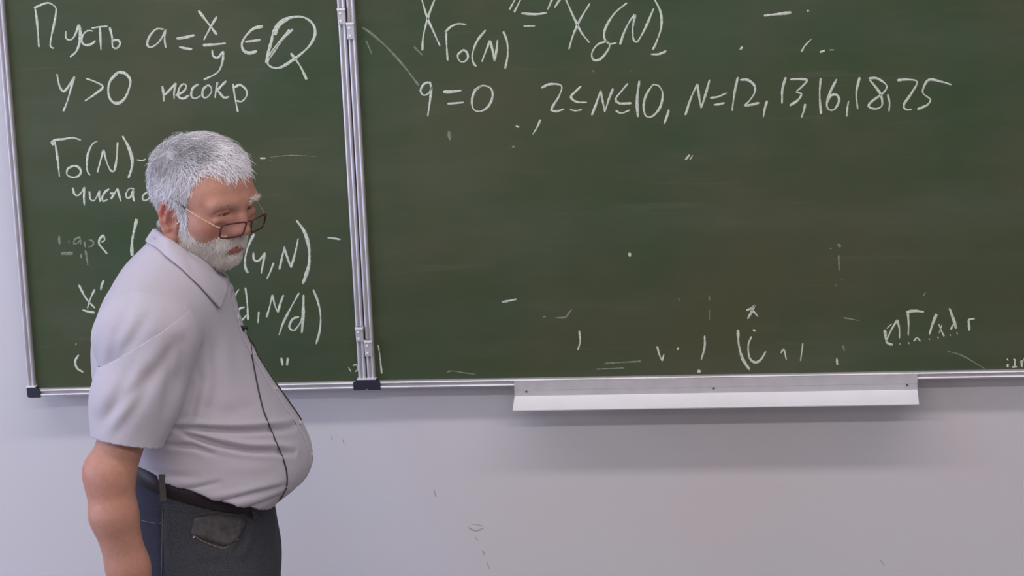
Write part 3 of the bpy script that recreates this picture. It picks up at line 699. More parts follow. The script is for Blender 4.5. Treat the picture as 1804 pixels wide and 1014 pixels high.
# ---- skin colour: even tone, redder ears, nose, cheeks and elbows, lips, greyish beard roots
def lin(*c): return np.array(srgb(*c)[:3])
SK = lin(182, 131, 112)
colr = np.tile(SK, (len(BV), 1))
def tint(mask, c):
    global colr
    colr = colr * (1 - mask[:, None]) + np.array(c) * mask[:, None]
def blob(c, r): return np.exp(-(((L_ - np.array(c)) / np.array(r)) ** 2).sum(1)) * on_head
for s_ in (-1, 1):
    tint(blob((-.02, s_ * .082, .0), (.03, .018, .04)) * .85, lin(180, 104, 94))
    tint(blob((.07, s_ * .05, -.015), (.03, .02, .02)) * .45, lin(180, 112, 100))
tint(blob((.110, 0, -.018), (.014, .018, .014)) * .5, lin(190, 128, 116))
lips = on_head * (L_[:, 0] > .077) * sstep(.026, .020, np.abs(L_[:, 1])) * sstep(-.0685, -.066, L_[:, 2]) * sstep(-.0475, -.0495, L_[:, 2] + .18 * np.abs(L_[:, 1]))
tint(lips * .75, lin(154, 82, 80))
tint(np.clip(hm, 0, 1) * .9, lin(150, 142, 140))
tint(np.clip(bm, 0, 1) * .55, lin(200, 176, 162))
el = np.exp(-((np.linalg.norm(BV - (EL + np.array([-.04, 0, .012])), axis=1)) / .02) ** 2)
tint(el * .6, lin(184, 104, 96))
me = np_mesh('body', BV, BQ)
ca = me.color_attributes.new('col', 'FLOAT_COLOR', 'POINT')
ca.data.foreach_set('color', np.hstack([colr, np.ones((len(BV), 1))]).astype(np.float32).ravel())
body = link('body', me, 'skin', person)

nrm = np.zeros((len(BV), 3)); 
fn_ = np.cross(BV[BQ[:, 2]] - BV[BQ[:, 0]], BV[BQ[:, 3]] - BV[BQ[:, 1]])
for k in range(4): np.add.at(nrm, BQ[:, k], fn_)
nrm /= (np.linalg.norm(nrm, axis=1, keepdims=True) + 1e-12)

# ---- eyes
for s_ in (-1, 1):
    c = head_point((.0785, s_ * .0318, .0155)); V = []; Fs = []; n, m_ = 20, 14
    for i in range(m_ + 1):
        t = math.pi * i / m_
        V += [(.0125 * HS * math.cos(t), .0125 * HS * math.sin(t) * math.cos(2 * math.pi * k / n), .0125 * HS * math.sin(t) * math.sin(2 * math.pi * k / n)) for k in range(n)]
    Fs = [(i * n + k, i * n + (k + 1) % n, (i + 1) * n + (k + 1) % n, (i + 1) * n + k) for i in range(m_) for k in range(n)]
    e = link('eye', py_mesh('eye', V, Fs), 'eye', person)
    e.matrix_local = Matrix.Translation(Vector(c)) @ Matrix(HR.tolist()).to_4x4() @ Matrix.Rotation(R(12), 4, 'Y')

# ---- strands
def strands(roots, norms, dirs, length, lift, rad, col, seg=5, curl=.0, droop=.0, bend=None):
    N = len(roots); T = np.linspace(0, 1, seg)
    jit = rng.normal(0, 1, (N, 3)); P = np.zeros((N, seg, 3))
    side = np.cross(norms, dirs); side /= (np.linalg.norm(side, axis=1, keepdims=True) + 1e-9)
    ph = rng.uniform(0, 6.28, N)
    for i, t in enumerate(T):
        up = lift[:, None] * (1.25 * t - .75 * t * t)
        P[:, i] = roots + length[:, None] * (norms * up + dirs * (t * (1 - .35 * lift[:, None])) + side * (curl * np.sin(ph + 4 * t) - curl * np.sin(ph))[:, None] + jit * .06 * t * t) - norms * .0008
        P[:, i, 2] -= droop * length * t * t
    tan = np.gradient(P, axis=1); tan /= (np.linalg.norm(tan, axis=2, keepdims=True) + 1e-12)
    a = np.cross(tan, norms[:, None, :] + .2 * jit[:, None, :]); a /= (np.linalg.norm(a, axis=2, keepdims=True) + 1e-9); bb = np.cross(tan, a)
    rr = rad[:, None] * np.interp(T, [0, .3, .75, 1], [.9, 1, .75, .15])[None, :]
    V = np.stack([P + rr[..., None] * (math.cos(q) * a + math.sin(q) * bb) for q in (0, 2.094, 4.189)], 2).reshape(-1, 3)
    base = (np.arange(N) * seg * 3)[:, None, None, None]; i = (np.arange(seg - 1) * 3)[None, :, None, None]; k = np.arange(3)[None, None, :, None]
    k2 = (np.arange(3) + 1)[None, None, :, None] % 3
    Q = np.concatenate([base + i + k, base + i + k2, base + i + 3 + k2, base + i + 3 + k], 3).reshape(-1, 4)
    return V, Q, np.repeat(col, seg * 3, axis=0)
def sample(mask_w, n):
    tri_w = mask_w[BQ].mean(1) * np.linalg.norm(fn_, axis=1); tri_w /= tri_w.sum()
    f = rng.choice(len(BQ), n, p=tri_w); u, v = rng.uniform(0, 1, (2, n, 1))
    q = BQ[f]; w = [(1 - u) * (1 - v), u * (1 - v), u * v, (1 - u) * v]
    return sum(BV[q[:, i]] * w[i] for i in range(4)), sum(nrm[q[:, i]] * w[i] for i in range(4))
def head_dir(v): return np.asarray(v) @ HR.T
def lump(L, f=60.0, s=0.0):
    return (np.sin(L[:, 0] * f + 3 * np.sin(L[:, 1] * f * .7 + s)) + np.sin(L[:, 1] * f * 1.3 + 2 * np.sin(L[:, 2] * f * .8 + 1 + s)) + np.sin(L[:, 2] * f * 1.1 + 2.0 * np.sin(L[:, 0] * f * .6 + s))) / 3
def strand_mesh(name, parts, m, parent):
    V = np.concatenate([p[0] for p in parts]); off = np.cumsum([0] + [len(p[0]) for p in parts[:-1]])
    Q = np.concatenate([p[1] + o for p, o in zip(parts, off)]); C = np.concatenate([p[2] for p in parts])
    me = np_mesh(name, V, Q); ca = me.color_attributes.new('col', 'FLOAT_COLOR', 'POINT')
    ca.data.foreach_set('color', np.hstack([C, np.ones((len(C), 1))]).astype(np.float32).ravel())
    return link(name, me, m, parent)
def proj_t(d, n):
    d = d - n * (d * n).sum(1, keepdims=True); return d / (np.linalg.norm(d, axis=1, keepdims=True) + 1e-9)
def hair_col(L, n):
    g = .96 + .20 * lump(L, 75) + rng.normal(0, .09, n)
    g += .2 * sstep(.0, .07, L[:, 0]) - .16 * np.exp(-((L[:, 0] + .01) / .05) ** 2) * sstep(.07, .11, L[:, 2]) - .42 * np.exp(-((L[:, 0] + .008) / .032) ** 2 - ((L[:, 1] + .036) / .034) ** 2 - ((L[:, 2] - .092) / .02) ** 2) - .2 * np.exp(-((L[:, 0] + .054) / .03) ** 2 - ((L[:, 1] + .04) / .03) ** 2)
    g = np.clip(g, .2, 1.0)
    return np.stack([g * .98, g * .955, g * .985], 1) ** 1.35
# hair cap: the mass of short hair under the strands
vm = hm > 0.3
fsel = BQ[vm[BQ].all(1)]; used = np.unique(fsel); remap = np.full(len(BV), -1); remap[used] = np.arange(len(used))
Lh = L_[used]; thick = sstep(.05, .7, hm[used]) * (.06 + .94 * sstep(.004, .034, np.maximum(Lh[:, 2] - .087, .035 - Lh[:, 0]))) * (.0065 + .003 * lump(Lh, 90, 1.0) + .006 * sstep(.04, .10, Lh[:, 2]))
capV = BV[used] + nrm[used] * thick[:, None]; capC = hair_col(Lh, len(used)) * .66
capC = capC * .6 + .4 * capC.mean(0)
parts = [(capV, remap[fsel], capC)]
def hair_batch(n, rad, Lm):
    rt, nn = sample(np.clip(hm - .25, 0, 1), n); L = head_local(rt); N = n; wtm = sstep(.0, .02, np.maximum(L[:, 2] - .087, .035 - L[:, 0]))
    ln = lump(L, 55, .5)
    d_side = np.stack([-.25 - .6 * sstep(.0, -.06, L[:, 0]) + .25 * ln, .1 * np.sign(L[:, 1]), -1.0 + 0 * ln], 1)
    d_top = np.stack([.62 + .2 * ln, .50 + .7 * ln, -.15 + 0 * ln], 1)
    d_back = np.stack([-.35 + 0 * ln, .45 * ln, -1.0 + 0 * ln], 1)
    wt = sstep(.068, .102, L[:, 2])[:, None]; wb = (sstep(-.02, -.075, L[:, 0]) * (1 - wt[:, 0]))[:, None]
    d = d_side * (1 - wt) * (1 - wb) + d_back * wb + d_top * wt * (1 - .8 * sstep(-.03, -.08, L[:, 0])[:, None]) + np.array([-.3, .2, -.4]) * wt * sstep(-.03, -.08, L[:, 0])[:, None]
    d = proj_t(head_dir(d + rng.normal(0, 1, (N, 3)) * (.32 + 1.0 * np.exp(-(((L - np.array([-.054, -.04, .09])) / .03) ** 2).sum(1)))[:, None]), nn)
    ln2 = Lm * (.72 + .5 * wt[:, 0] - .12 * sstep(.02, .06, L[:, 0]) * wt[:, 0] - .2 * sstep(.02, -.03, L[:, 2]) + .22 * rng.normal(0, 1, N)).clip(.35, 2) 
    lift = np.clip(.30 - .12 * sstep(.02, .06, L[:, 0]) + .14 * ln + rng.normal(0, .09, N), .06, .8)
    rt = rt + nn * (rng.uniform(.2, 1.15, N) * (.006 + .006 * sstep(.04, .10, L[:, 2])) * np.clip(wtm, 0, 1))[:, None]
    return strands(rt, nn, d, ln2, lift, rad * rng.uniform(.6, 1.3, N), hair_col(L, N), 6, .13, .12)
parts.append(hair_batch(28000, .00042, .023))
parts.append(hair_batch(3000, .0007, .026))
hair = strand_mesh('hair', parts, 'hair', person); hair['label'] = 'short tousled grey and white hair'
# beard and moustache
def beard_col(L, n):
    g = np.clip(.95 + .08 * lump(L, 110) + rng.normal(0, .09, n) - .12 * sstep(-.04, -.0, L[:, 2]), .3, .97)
    return np.stack([g, g * .945, g * .89], 1) ** 1.1
def beard_batch(n, rad, Lm):
    rt, nn = sample(np.clip(bm - .12, 0, 1), n); L = head_local(rt)
    must = sstep(.068, .082, L[:, 0]) * sstep(-.052, -.046, L[:, 2])
    d = np.stack([.12 + 0 * must, .5 * np.sign(L[:, 1]) * must, -1.0 + .2 * must], 1)
    d = proj_t(head_dir(d + rng.normal(0, .33, (n, 3))), nn)
    low = sstep(-.05, -.095, L[:, 2])
    ln2 = Lm * (.6 + .25 * low + .15 * rng.normal(0, 1, n)).clip(.25, 2) * (1 - .35 * must)
    return strands(rt, nn, d, ln2, np.clip(.45 + rng.normal(0, .15, n), .1, .9), rad * rng.uniform(.6, 1.3, n), beard_col(L, n), 5, .14, .1)
beard = strand_mesh('beard', [beard_batch(15000, .00036, .0165), beard_batch(1500, .0006, .017)], 'hair', person); beard['label'] = 'short white beard and moustache'
# eyebrows
for s_ in (-1, 1):
    n = 60 if s_ < 0 else 200
    w = np.exp(-(((L_[:, 2] - (.0315 - 3.5 * (np.abs(L_[:, 1]) - .03) ** 2)) / .0042) ** 2)) * sstep(.010, .014, s_ * L_[:, 1]) * sstep(.054, .048, s_ * L_[:, 1]) * (L_[:, 0] > .06) * on_head
    rt, nn = sample(w, n); L = head_local(rt)
    d = proj_t(head_dir(np.stack([.3 + 0 * L[:, 0], s_ * (.9 + 0 * L[:, 0]), .35 + 0 * L[:, 0]], 1) + rng.normal(0, .3, (n, 3))), nn)
    ln2 = (.007 if s_ < 0 else .009) * rng.uniform(.6, 1.3, n)
    g = np.clip((.62 if s_ < 0 else .85) + rng.normal(0, .12, n), .2, .95)
    strand_mesh('eyebrow', [strands(rt, nn, d, ln2, np.full(n, .35 if s_ < 0 else .6), np.full(n, .00028 if s_ < 0 else .0004), np.stack([g, g * .95, g * .92], 1) ** 1.6, 4, .1)], 'hair', person)

# ---- fold lines pressed into cloth: polyline in (x, z), depth, width
def polydist(P2, pts):
    best = np.full(len(P2), 9.0); sg = np.zeros(len(P2)); tt = np.zeros(len(P2)); n = len(pts) - 1
    for i in range(n):
        a, b = pts[i], pts[i + 1]; ba = b - a; L2 = ba @ ba
        h = np.clip(((P2 - a) @ ba) / L2, 0, 1); q = P2 - a - h[:, None] * ba; d = np.linalg.norm(q, axis=1)
        s = np.sign(ba[0] * q[:, 1] - ba[1] * q[:, 0]); m = d < best
        best[m] = d[m]; sg[m] = s[m]; tt[m] = (i + h[m]) / n
    return best * sg, tt
def folds(V, N, lst, yl):
    D = np.zeros(len(V)); ymask = sstep(.03, -.03, V[:, 1]); P2 = V[:, [0, 2]]
    for px, amp, wd in lst:
        pts = [PL(x, y, yl)[[0, 2]] for x, y in px]; d, t = polydist(P2, pts)
        end = np.sin(np.pi * np.clip(t * .94 + .03, 0, 1)) ** .6
        D += amp * end * ymask * (-np.exp(-(d / wd) ** 2) + .65 * np.exp(-((d - 2.0 * wd) / (1.3 * wd)) ** 2) + .3 * np.exp(-((d + 2.0 * wd) / (1.4 * wd)) ** 2))
    return V + N * D[:, None]
def vnormals(V, Q):
    N = np.zeros_like(V); f = np.cross(V[Q[:, 2]] - V[Q[:, 0]], V[Q[:, 3]] - V[Q[:, 1]])
    for k in range(4): np.add.at(N, Q[:, k], f)
    return N / (np.linalg.norm(N, axis=1, keepdims=True) + 1e-12)

# ---- shirt
S = Field(axis([(-.25, .28, .003)]), axis([(-.30, .05, .003), (.05, .31, .006)]), axis([(.985, 1.56, .003)]))
nk0, nk1 = PL(270, 412), PL(404, 498); nks = (nk1[2] - nk0[2]) / (nk1[0] - nk0[0])
_sl = shirt_loft.sdf(0.0)
S.add(lambda X, Y, Z: np.maximum(_sl(X, Y, Z), (Z - nk0[2] - nks * (X - nk0[0]) + .16 * np.abs(Y)) * .8), (-.25, -.3, .98), (.28, .3, 1.555), 0)
for s_, sh in ((-1, SH), (1, SHF)):
    S.cone((.0, s_ * .045, sh[2] + .070), sh + np.array([.002, -s_ * .006, .010]), .050, .074, 0.05)
    S.cone((-.045, s_ * .06, sh[2] + .045), sh + np.array([-.034, -s_ * .008, -.006]), .055, .064, 0.05)
def sleeve_cones(f, sh, el, dr, k0):
    d = el - sh; top = sh + np.array([.006, 0, .004]); mid = sh + d * .45; bot = sh + d * 1.05
    for a, b, r1, r2, k in ((top + np.array([.004, 0, 0]), mid + np.array([.012, 0, 0]), .073, .059, k0), (top + np.array([-.018, 0, -.012]), mid + np.array([-.010, 0, 0]), .066, .056, k0 or .04),
                            (mid + np.array([.013, 0, 0]), bot + np.array([.026, 0, 0]), .059, .044, k0 or .03), (mid + np.array([-.010, 0, 0]), bot + np.array([.012, 0, 0]), .056, .046, k0 or .03)):
        if k0 and b is not None and np.allclose(b[2], (bot)[2]): continue
        f.cone(a, b, r1 + dr, r2 + dr, k)
sleeve_cones(S, SH, EL, -.003, .012); sleeve_cones(S, SHF, ELF, -.003, .012)
SV, SQ = S.mesh(); SN = vnormals(SV, SQ)
SV = folds(SV, SN, [
    ([(300, 738), (345, 738), (400, 743), (470, 750), (522, 762)], .0100, .0042), ([(312, 743), (370, 762), (430, 776), (480, 784), (518, 797)], .0100, .0042),
    ([(290, 768), (340, 768), (375, 780)], .0042, .0045), ([(250, 818), (300, 822), (340, 820)], .002, .006),
    ([(300, 845), (345, 838), (385, 828)], .003, .0045), ([(330, 866), (390, 858), (450, 848), (500, 845)], .0045, .0045), ([(360, 878), (430, 872), (500, 862)], .0032, .0042),
    ([(330, 545), (345, 600), (350, 660), (335, 715), (305, 752)], .0075, .009), ([(352, 560), (372, 620), (372, 690), (350, 730)], .0024, .012),
    ([(400, 560), (420, 640), (450, 720)], .0012, .012), ([(345, 700), (400, 715), (450, 712)], .0018, .010),
    ([(232, 515), (205, 570), (196, 630), (205, 665)], .0035, .010), ([(262, 530), (222, 590), (200, 650)], .0035, .010), ([(180, 560), (172, 610), (176, 660)], .0025, .010),
    ([(390, 820), (450, 822), (500, 815)], .0012, .010)], -.12)
hemc = [PL(*q) for q in ((225, 806, 0), (235, 812, -.03), (300, 843, -.15), (340, 859, -.18), (380, 874, -.185), (440, 884, -.165), (480, 886, -.10), (520, 888, 0))]
zh = np.interp(SV[:, 0], [q[0] for q in hemc], [q[2] for q in hemc]); snap = np.abs(SV[:, 2] - zh) < .0017
SV[snap, 2] = zh[snap]; dz = SV[:, 2] - zh
cx_, a_, h_ = pant_loft.at(SV[:, 2]); ct, st = math.cos(TY), math.sin(TY)
xr, yr = SV[:, 0] * ct - SV[:, 1] * st - cx_, SV[:, 0] * st + SV[:, 1] * ct; rr_ = np.hypot(xr, yr) + 1e-9
kk = ((np.abs(xr / rr_ / (a_ - .008))) ** 2.4 + (np.abs(yr / rr_ / (h_ - .008))) ** 2.4) ** (-1 / 2.4) / rr_
w_ = sstep(0, .010, -dz) * (kk < 1); kk = 1 + (kk - 1) * w_
xr, yr = xr * kk + cx_, yr * kk
flat = np.stack([xr * ct + yr * st, -xr * st + yr * ct, SV[:, 2]], 1)
SV = np.where((dz < 0)[:, None], flat, SV + vnormals(SV, SQ) * (.004 * np.exp(-(dz / .02) ** 2) * (1 - sstep(.11, .15, SV[:, 0])))[:, None])
me = np_mesh('shirt', SV, SQ); shirt = link('shirt', me, 'shirt', person); shirt['label'] = 'pale lilac-grey short-sleeved shirt'
# sleeves: open tubes ending in a hem
def sleeve(sh, el, s_, hem, folds_):
    f = Field(axis([(-.27, .16, .0035)]), axis([(-.36, -.08, .0035)] if s_ < 0 else [(.08, .36, .0035)]), axis([(1.10, 1.52, .0035)]))
    d = (el - sh); ax = d / np.linalg.norm(d)
    sleeve_cones(f, sh, el, 0, 0)
    V, Q = f.mesh(); N = vnormals(V, Q)
    if folds_: V = folds(V, N, folds_, sh[1] - .05)
    import bmesh
    bm_ = bmesh.new(); bm_.from_mesh(np_mesh('tmp', V, Q))
    co, no = hem
    bmesh.ops.bisect_plane(bm_, geom=bm_.verts[:] + bm_.edges[:] + bm_.faces[:], plane_co=Vector(co), plane_no=Vector(no), clear_outer=True, dist=1e-5)
    a1, a2 = PL(330, 549, -.22), PL(185, 640, -.22); t_ = a1 - a2; t_ /= np.linalg.norm(t_)
    pn = np.cross(t_, np.array([0, 1.0, -.05])); pn = pn if pn[2] > 0 else -pn
    if s_ > 0: a1 = a1 + np.array([.03, .40, 0]); pn = pn * np.array([1, -1, 1])
    bmesh.ops.bisect_plane(bm_, geom=bm_.verts[:] + bm_.edges[:] + bm_.faces[:], plane_co=Vector(a1), plane_no=Vector(pn), clear_outer=True, dist=1e-5)
    bmesh.ops.remove_doubles(bm_, verts=bm_.verts[:], dist=.0014)
    for _ in range(3): bmesh.ops.smooth_vert(bm_, verts=bm_.verts[:], factor=.5, use_axis_x=True, use_axis_y=True, use_axis_z=True)
    me = bpy.data.meshes.new('sleeve'); bm_.to_mesh(me); bm_.free()
    o = link('sleeve', me, 'shirt', person)
    md = o.modifiers.new('solid', 'SOLIDIFY'); md.thickness = .0022; md.offset = -1
    # double-stitched hem band
    return o
HEM = PL(224, 779, -.225); hn = np.array([-.24, -.10, -1.0]); hn /= np.linalg.norm(hn)
sleeve(SH, EL, -1, (HEM, hn), [
    ([(180, 735), (225, 690), (280, 640), (310, 600)], 0.0051, .010), ([(200, 760), (245, 700), (270, 660)], 0.0037, .009), ([(300, 600), (300, 660), (285, 740)], 0.0044, .010),
    ([(235, 640), (205, 690), (185, 740)], 0.0044, .010), ([(322, 590), (318, 650), (300, 720)], 0.0043, .009)])
HEMF = HEM.copy(); HEMF[1] = .235; HEMF[0] += .05; sleeve(SHF, ELF, 1, (HEMF, np.array([-.1, .1, -1.0]) / 1.01), None)
dg = bpy.context.evaluated_depsgraph_get()
shirt_bvh = BVHTree.FromPolygons([Vector(v) for v in SV], [tuple(int(i) for i in q) for q in SQ])
camL = Vector(to_local(CAM))
def surf(px, py, bvh=None, off=.001):
    q = PL(px, py); d = (Vector(q) - camL).normalized(); h = (bvh or shirt_bvh).ray_cast(camL, d)
    if h[0] is None:
        h = (bvh or shirt_bvh).find_nearest(Vector(q))
    p, n = h[0], h[1]
    if n.dot(d) > 0: n = -n
    return np.array(p + n * off), np.array(n)
def near(p, off=.001, bvh=None):
    h = (bvh or shirt_bvh).find_nearest(Vector(p)); n = h[1]
    if n.dot(Vector(p) - h[0]) < 0 and (Vector(p) - h[0]).length > 1e-5: n = -n
    return np.array(h[0] + n * off), np.array(n)
def ribbon(P, N, w, th, side=None):
    # strip of given width lying on a surface
    V = []; n = len(P)
    for i in range(n):
        t = P[min(i + 1, n - 1)] - P[max(i - 1, 0)]; t = t / (np.linalg.norm(t) + 1e-9)
        a = np.cross(N[i], t); a /= np.linalg.norm(a) + 1e-9
        V += [P[i] - a * w / 2 - N[i] * th, P[i] - a * w / 2 + N[i] * th, P[i] + a * w / 2 + N[i] * th, P[i] + a * w / 2 - N[i] * th]
    Fs = [(i * 4 + k, i * 4 + (k + 1) % 4, i * 4 + 4 + (k + 1) % 4, i * 4 + 4 + k) for i in range(n - 1) for k in range(4)] + [(0, 1, 2, 3), (n * 4 - 1, n * 4 - 2, n * 4 - 3, n * 4 - 4)]
    return V, Fs
# placket and buttons down the front
P = []; N = []
for z in np.linspace(1.448, 1.085, 46):
    q = shirt_loft.point(z, R(-6)); p, n = near(q + np.array([.01, 0, 0]), .0008); P.append(p); N.append(n)
V, Fs = ribbon(P, N, .032, .0012); b = MB(); b.add(V, Fs); pl = b.build('placket', 'shirt', person, True); bevel(pl, .0006)
for i in (6, 14, 22, 30, 38):
    b = MB(); b.disc(P[i] + N[i] * .001, .0052, N[i], .002, 14); b.build('button', 'button', person, True)
# yoke seam and armhole seam as raised stitching
# collar: stand and folded leaf
TT = np.array([0, .25, .5, .75, 1.])
def cpt(t, px, ys):
    q = [np.interp(t, TT, [p[k] for p in px]) for k in (0, 1)]; return PL(q[0], q[1], np.interp(t, TT, ys))
CT = [(275, 404), (300, 420), (330, 443), (366, 476), (403, 490)]; CTY = [0, -.046, -.064, -.054, -.010]
CO = [(264, 428), (285, 448), (318, 475), (352, 508), (384, 544)]; COY = [0, -.058, -.088, -.080, -.040]
V = []; Fs = []; NA, NR = 80, 10
for j in range(NA + 1):
    u = 1 - 2 * j / NA; t = abs(u); m_ = np.array([1, 1 if u > 0 else -1, 1.])
    near_ = u > 0
    tt_ = sum(cpt(min(1, max(0, t + d)), CT, CTY) for d in (-.08, -.04, 0, .04, .08)) / 5 if .08 < t < .92 else cpt(t, CT, CTY)
    oo_ = sum(cpt(min(1, max(0, t + d)), CO, COY) for d in (-.08, -.04, 0, .04, .08)) / 5 if .08 < t < .92 else cpt(t, CO, COY)
    q = [np.interp(t, TT, [p[k] for p in CO]) for k in (0, 1)]
    so = surf(q[0], q[1], None, .0045)[0] if t > .12 else oo_
    oo_ = so if t > .3 else oo_ * (1 - (t - .12) / .18) + so * ((t - .12) / .18) if t > .12 else oo_
    out = oo_ - tt_; out[2] = 0; out /= np.linalg.norm(out) + 1e-9
    for r in range(NR):
        if r <= 2: p = tt_ + np.array([0, 0, -.028 + .012 * r]) - out * (.004 - .001 * r)
        else:
            k = (r - 3) / (NR - 4); p = tt_ * (1 - k) + oo_ * k + (out * .5 + np.array([0, 0, 1])) * .007 * math.sin(math.pi * k ** .7)
        V.append(p * m_)
# keep the leaf outside the shirt
for i in range(len(V)):
    if i % NR > 4:
        h = shirt_bvh.find_nearest(Vector(V[i])); 
        sd = (Vector(V[i]) - h[0]).dot(h[1])
        if sd < .003: V[i] = np.array(h[0] + h[1] * .0035)
Fs = [(j * NR + r, j * NR + r + 1, (j + 1) * NR + r + 1, (j + 1) * NR + r) for j in range(NA) for r in range(NR - 1)]
co = link('collar', py_mesh('collar', V, Fs), 'shirt', person)
md = co.modifiers.new('s', 'SUBSURF'); md.levels = 1; md.render_levels = 2
md = co.modifiers.new('solid', 'SOLIDIFY'); md.thickness = .0022; md.offset = 0

# ---- trousers
T_ = Field(axis([(-.22, .24, .004)]), axis([(-.26, .27, .005)]), axis([(.02, 1.22, .005)]))
T_.add(pant_loft.sdf(0.0), (-.22, -.26, .755), (.24, .27, 1.20), 0)
for s_ in (-1, 1):
    T_.chain([(0.012, s_ * .092, .92), (0.02, s_ * .105, .5), (0.0, s_ * .115, .05)], [.104, .080, .066], 0.06)
T_.ell((-.045, -.075, .90), (.075, .09, .10), .03); T_.ell((-.045, .075, .90), (.075, .09, .10), .03)
TV, TQ = T_.mesh(); TN = vnormals(TV, TQ)
TV = folds(TV, TN, [([(246, 872), (262, 878), (280, 884)], .002, .004), ([(250, 912), (270, 918), (284, 916)], .002, .004), ([(288, 880), (286, 950), (285, 1030)], .0028, .004),
                    ([(440, 905), (430, 950), (412, 975)], .004, .006), ([(468, 900), (480, 950), (470, 1000)], .003, .007), ([(345, 990), (400, 985), (450, 990)], .0018, .008)], -.18)
wb, wf = PL(235, 781), PL(480, 842); wd_ = wf - wb; wd_ /= np.linalg.norm(wd_); wn = np.cross(wd_, [0, 1., 0]); wn = wn if wn[2] > 0 else -wn
import bmesh
bm_ = bmesh.new(); bm_.from_mesh(np_mesh('tmp', TV, TQ))
bmesh.ops.bisect_plane(bm_, geom=bm_.verts[:] + bm_.edges[:] + bm_.faces[:], plane_co=Vector(wb), plane_no=Vector(wn), clear_outer=True)
bmesh.ops.bisect_plane(bm_, geom=bm_.verts[:] + bm_.edges[:] + bm_.faces[:], plane_co=Vector((0, 0, .035)), plane_no=Vector((0, 0, -1)), clear_outer=True)
me = bpy.data.meshes.new('trousers'); bm_.to_mesh(me); bm_.free()
trousers = link('trousers', me, 'denim', person); trousers['label'] = 'dark blue-grey jeans'
me.materials.append(MAT['denim_back_lit'])
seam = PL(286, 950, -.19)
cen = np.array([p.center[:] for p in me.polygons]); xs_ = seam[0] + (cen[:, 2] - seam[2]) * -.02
me.polygons.foreach_set('material_index', ((cen[:, 0] < xs_)).astype(np.int32))  # faces behind the side seam get the painted bluish light
md = trousers.modifiers.new('solid', 'SOLIDIFY'); md.thickness = .003; md.offset = -1
tb = BVHTree.FromPolygons([Vector(v) for v in TV], [tuple(int(i) for i in q) for q in TQ])
# belt
def waist_z(p, dz): return wb[2] + ((p[0] - wb[0]) * wd_[2] / wd_[0]) + dz
V = []; NA = 260; rows = ((-.004, .002), (-.006, .0045), (-.036, .0050), (-.038, .002))
for j in range(NA):
    a = 2 * math.pi * j / NA
    for dz, off in rows:
        z = wb[2] - .03
        for _ in range(4):
            q = pant_loft.point(z, a, off); z = waist_z(q, dz)
        V.append(pant_loft.point(z, a, off))
nr = len(rows); Fs = [(j * nr + r, j * nr + r + 1, ((j + 1) % NA) * nr + r + 1, ((j + 1) % NA) * nr + r) for j in range(NA) for r in range(nr - 1)]
belt = link('belt', py_mesh('belt', V, Fs), 'belt', person); belt['label'] = 'dark leather belt'
z = waist_z(pant_loft.point(wb[2] - .06, 0), -.021); q = pant_loft.point(z, 0, .005)
b = MB()
for (u0, u1, v0, v1) in ((-.026, .026, .016, .020), (-.026, .026, -.020, -.016), (-.026, -.021, -.02, .02), (.021, .026, -.02, .02)):
    b.box((q[0], q[1] + u0, q[2] + v0), (q[0] + .004, q[1] + u1, q[2] + v1))
b.build('buckle', 'steel', belt)
# belt loops
for ang in (R(-102), R(-50), R(-160), R(150)):
    P = []; N = []
    for dz in np.linspace(.001, -.046, 8):
        z = wb[2]
        for _ in range(4): q = pant_loft.point(z, ang, .007); z = waist_z(q, dz)
        q = pant_loft.point(z, ang, .0068); P.append(q); n = pant_loft.point(z, ang, .02) - q; N.append(n / np.linalg.norm(n))
    V, Fs = ribbon(P, N, .011, .0012); b = MB(); b.add(V, Fs); b.build('belt_loop', 'loop', trousers)
# front pocket with sagging lining, its stitched edge and rivet; side seam stitches
def patch(poly, m, name, off, rows=8, lab=None):
    # smooth patch: interpolate between an upper and a lower pixel line on the trousers
    up, dn = poly; V = []; n = 14
    for i in range(n):
        t = i / (n - 1)
        u = np.array([np.interp(t, np.linspace(0, 1, len(up)), [p[k] for p in up]) for k in (0, 1)])
        d = np.array([np.interp(t, np.linspace(0, 1, len(dn)), [p[k] for p in dn]) for k in (0, 1)])
        for r in range(rows):
            s = r / (rows - 1); q = u + (d - u) * s
            p, nn = surf(q[0], q[1], tb, off * (.25 + math.sin(math.pi * s) ** .5 * math.sin(math.pi * t) ** .5) + .0008); V.append(p)
    Fs = [(i * rows + r, i * rows + r + 1, (i + 1) * rows + r + 1, (i + 1) * rows + r) for i in range(n - 1) for r in range(rows - 1)]
    o = link(name, py_mesh(name, V, Fs), m, trousers)
    md = o.modifiers.new('solid', 'SOLIDIFY'); md.thickness = .0015; md.offset = 0
    if lab: o['label'] = lab
    return o
patch(([(342, 912), (380, 906), (425, 912), (434, 918)], [(336, 940), (362, 950), (400, 962), (418, 948)]), 'lining', 'pocket', .0016, lab='grey-brown sagging front pocket lining')
def seam_tube(px, r, m, name='seam'):
    pts = [surf(x, y, tb, .001)[0] for x, y in px]; b = MB(); b.tube(catmull(pts, .006), r, 6); return b.build(name, m, trousers, True)
seam_tube([(338, 938), (352, 950), (380, 962), (396, 965), (410, 953), (420, 949)], .0010, 'stitch', 'pocket_edge')
seam_tube([(345, 908), (380, 902), (424, 908)], .0009, 'lining', 'pocket_edge')
seam_tube([(287, 895), (286, 950), (285, 1012)], .0006, 'stitch', 'side_seam')
seam_tube([(245, 914), (262, 919), (284, 921)], .0006, 'stitch', 'yoke_seam')
seam_tube([(296, 896), (340, 902), (400, 900), (452, 902)], .0006, 'loop', 'waistband_seam')
p_, n_ = surf(342, 944, tb, 0); b = MB(); b.disc(p_, .0028, n_, .0018, 12); b.build('rivet', 'steel', trousers, True)
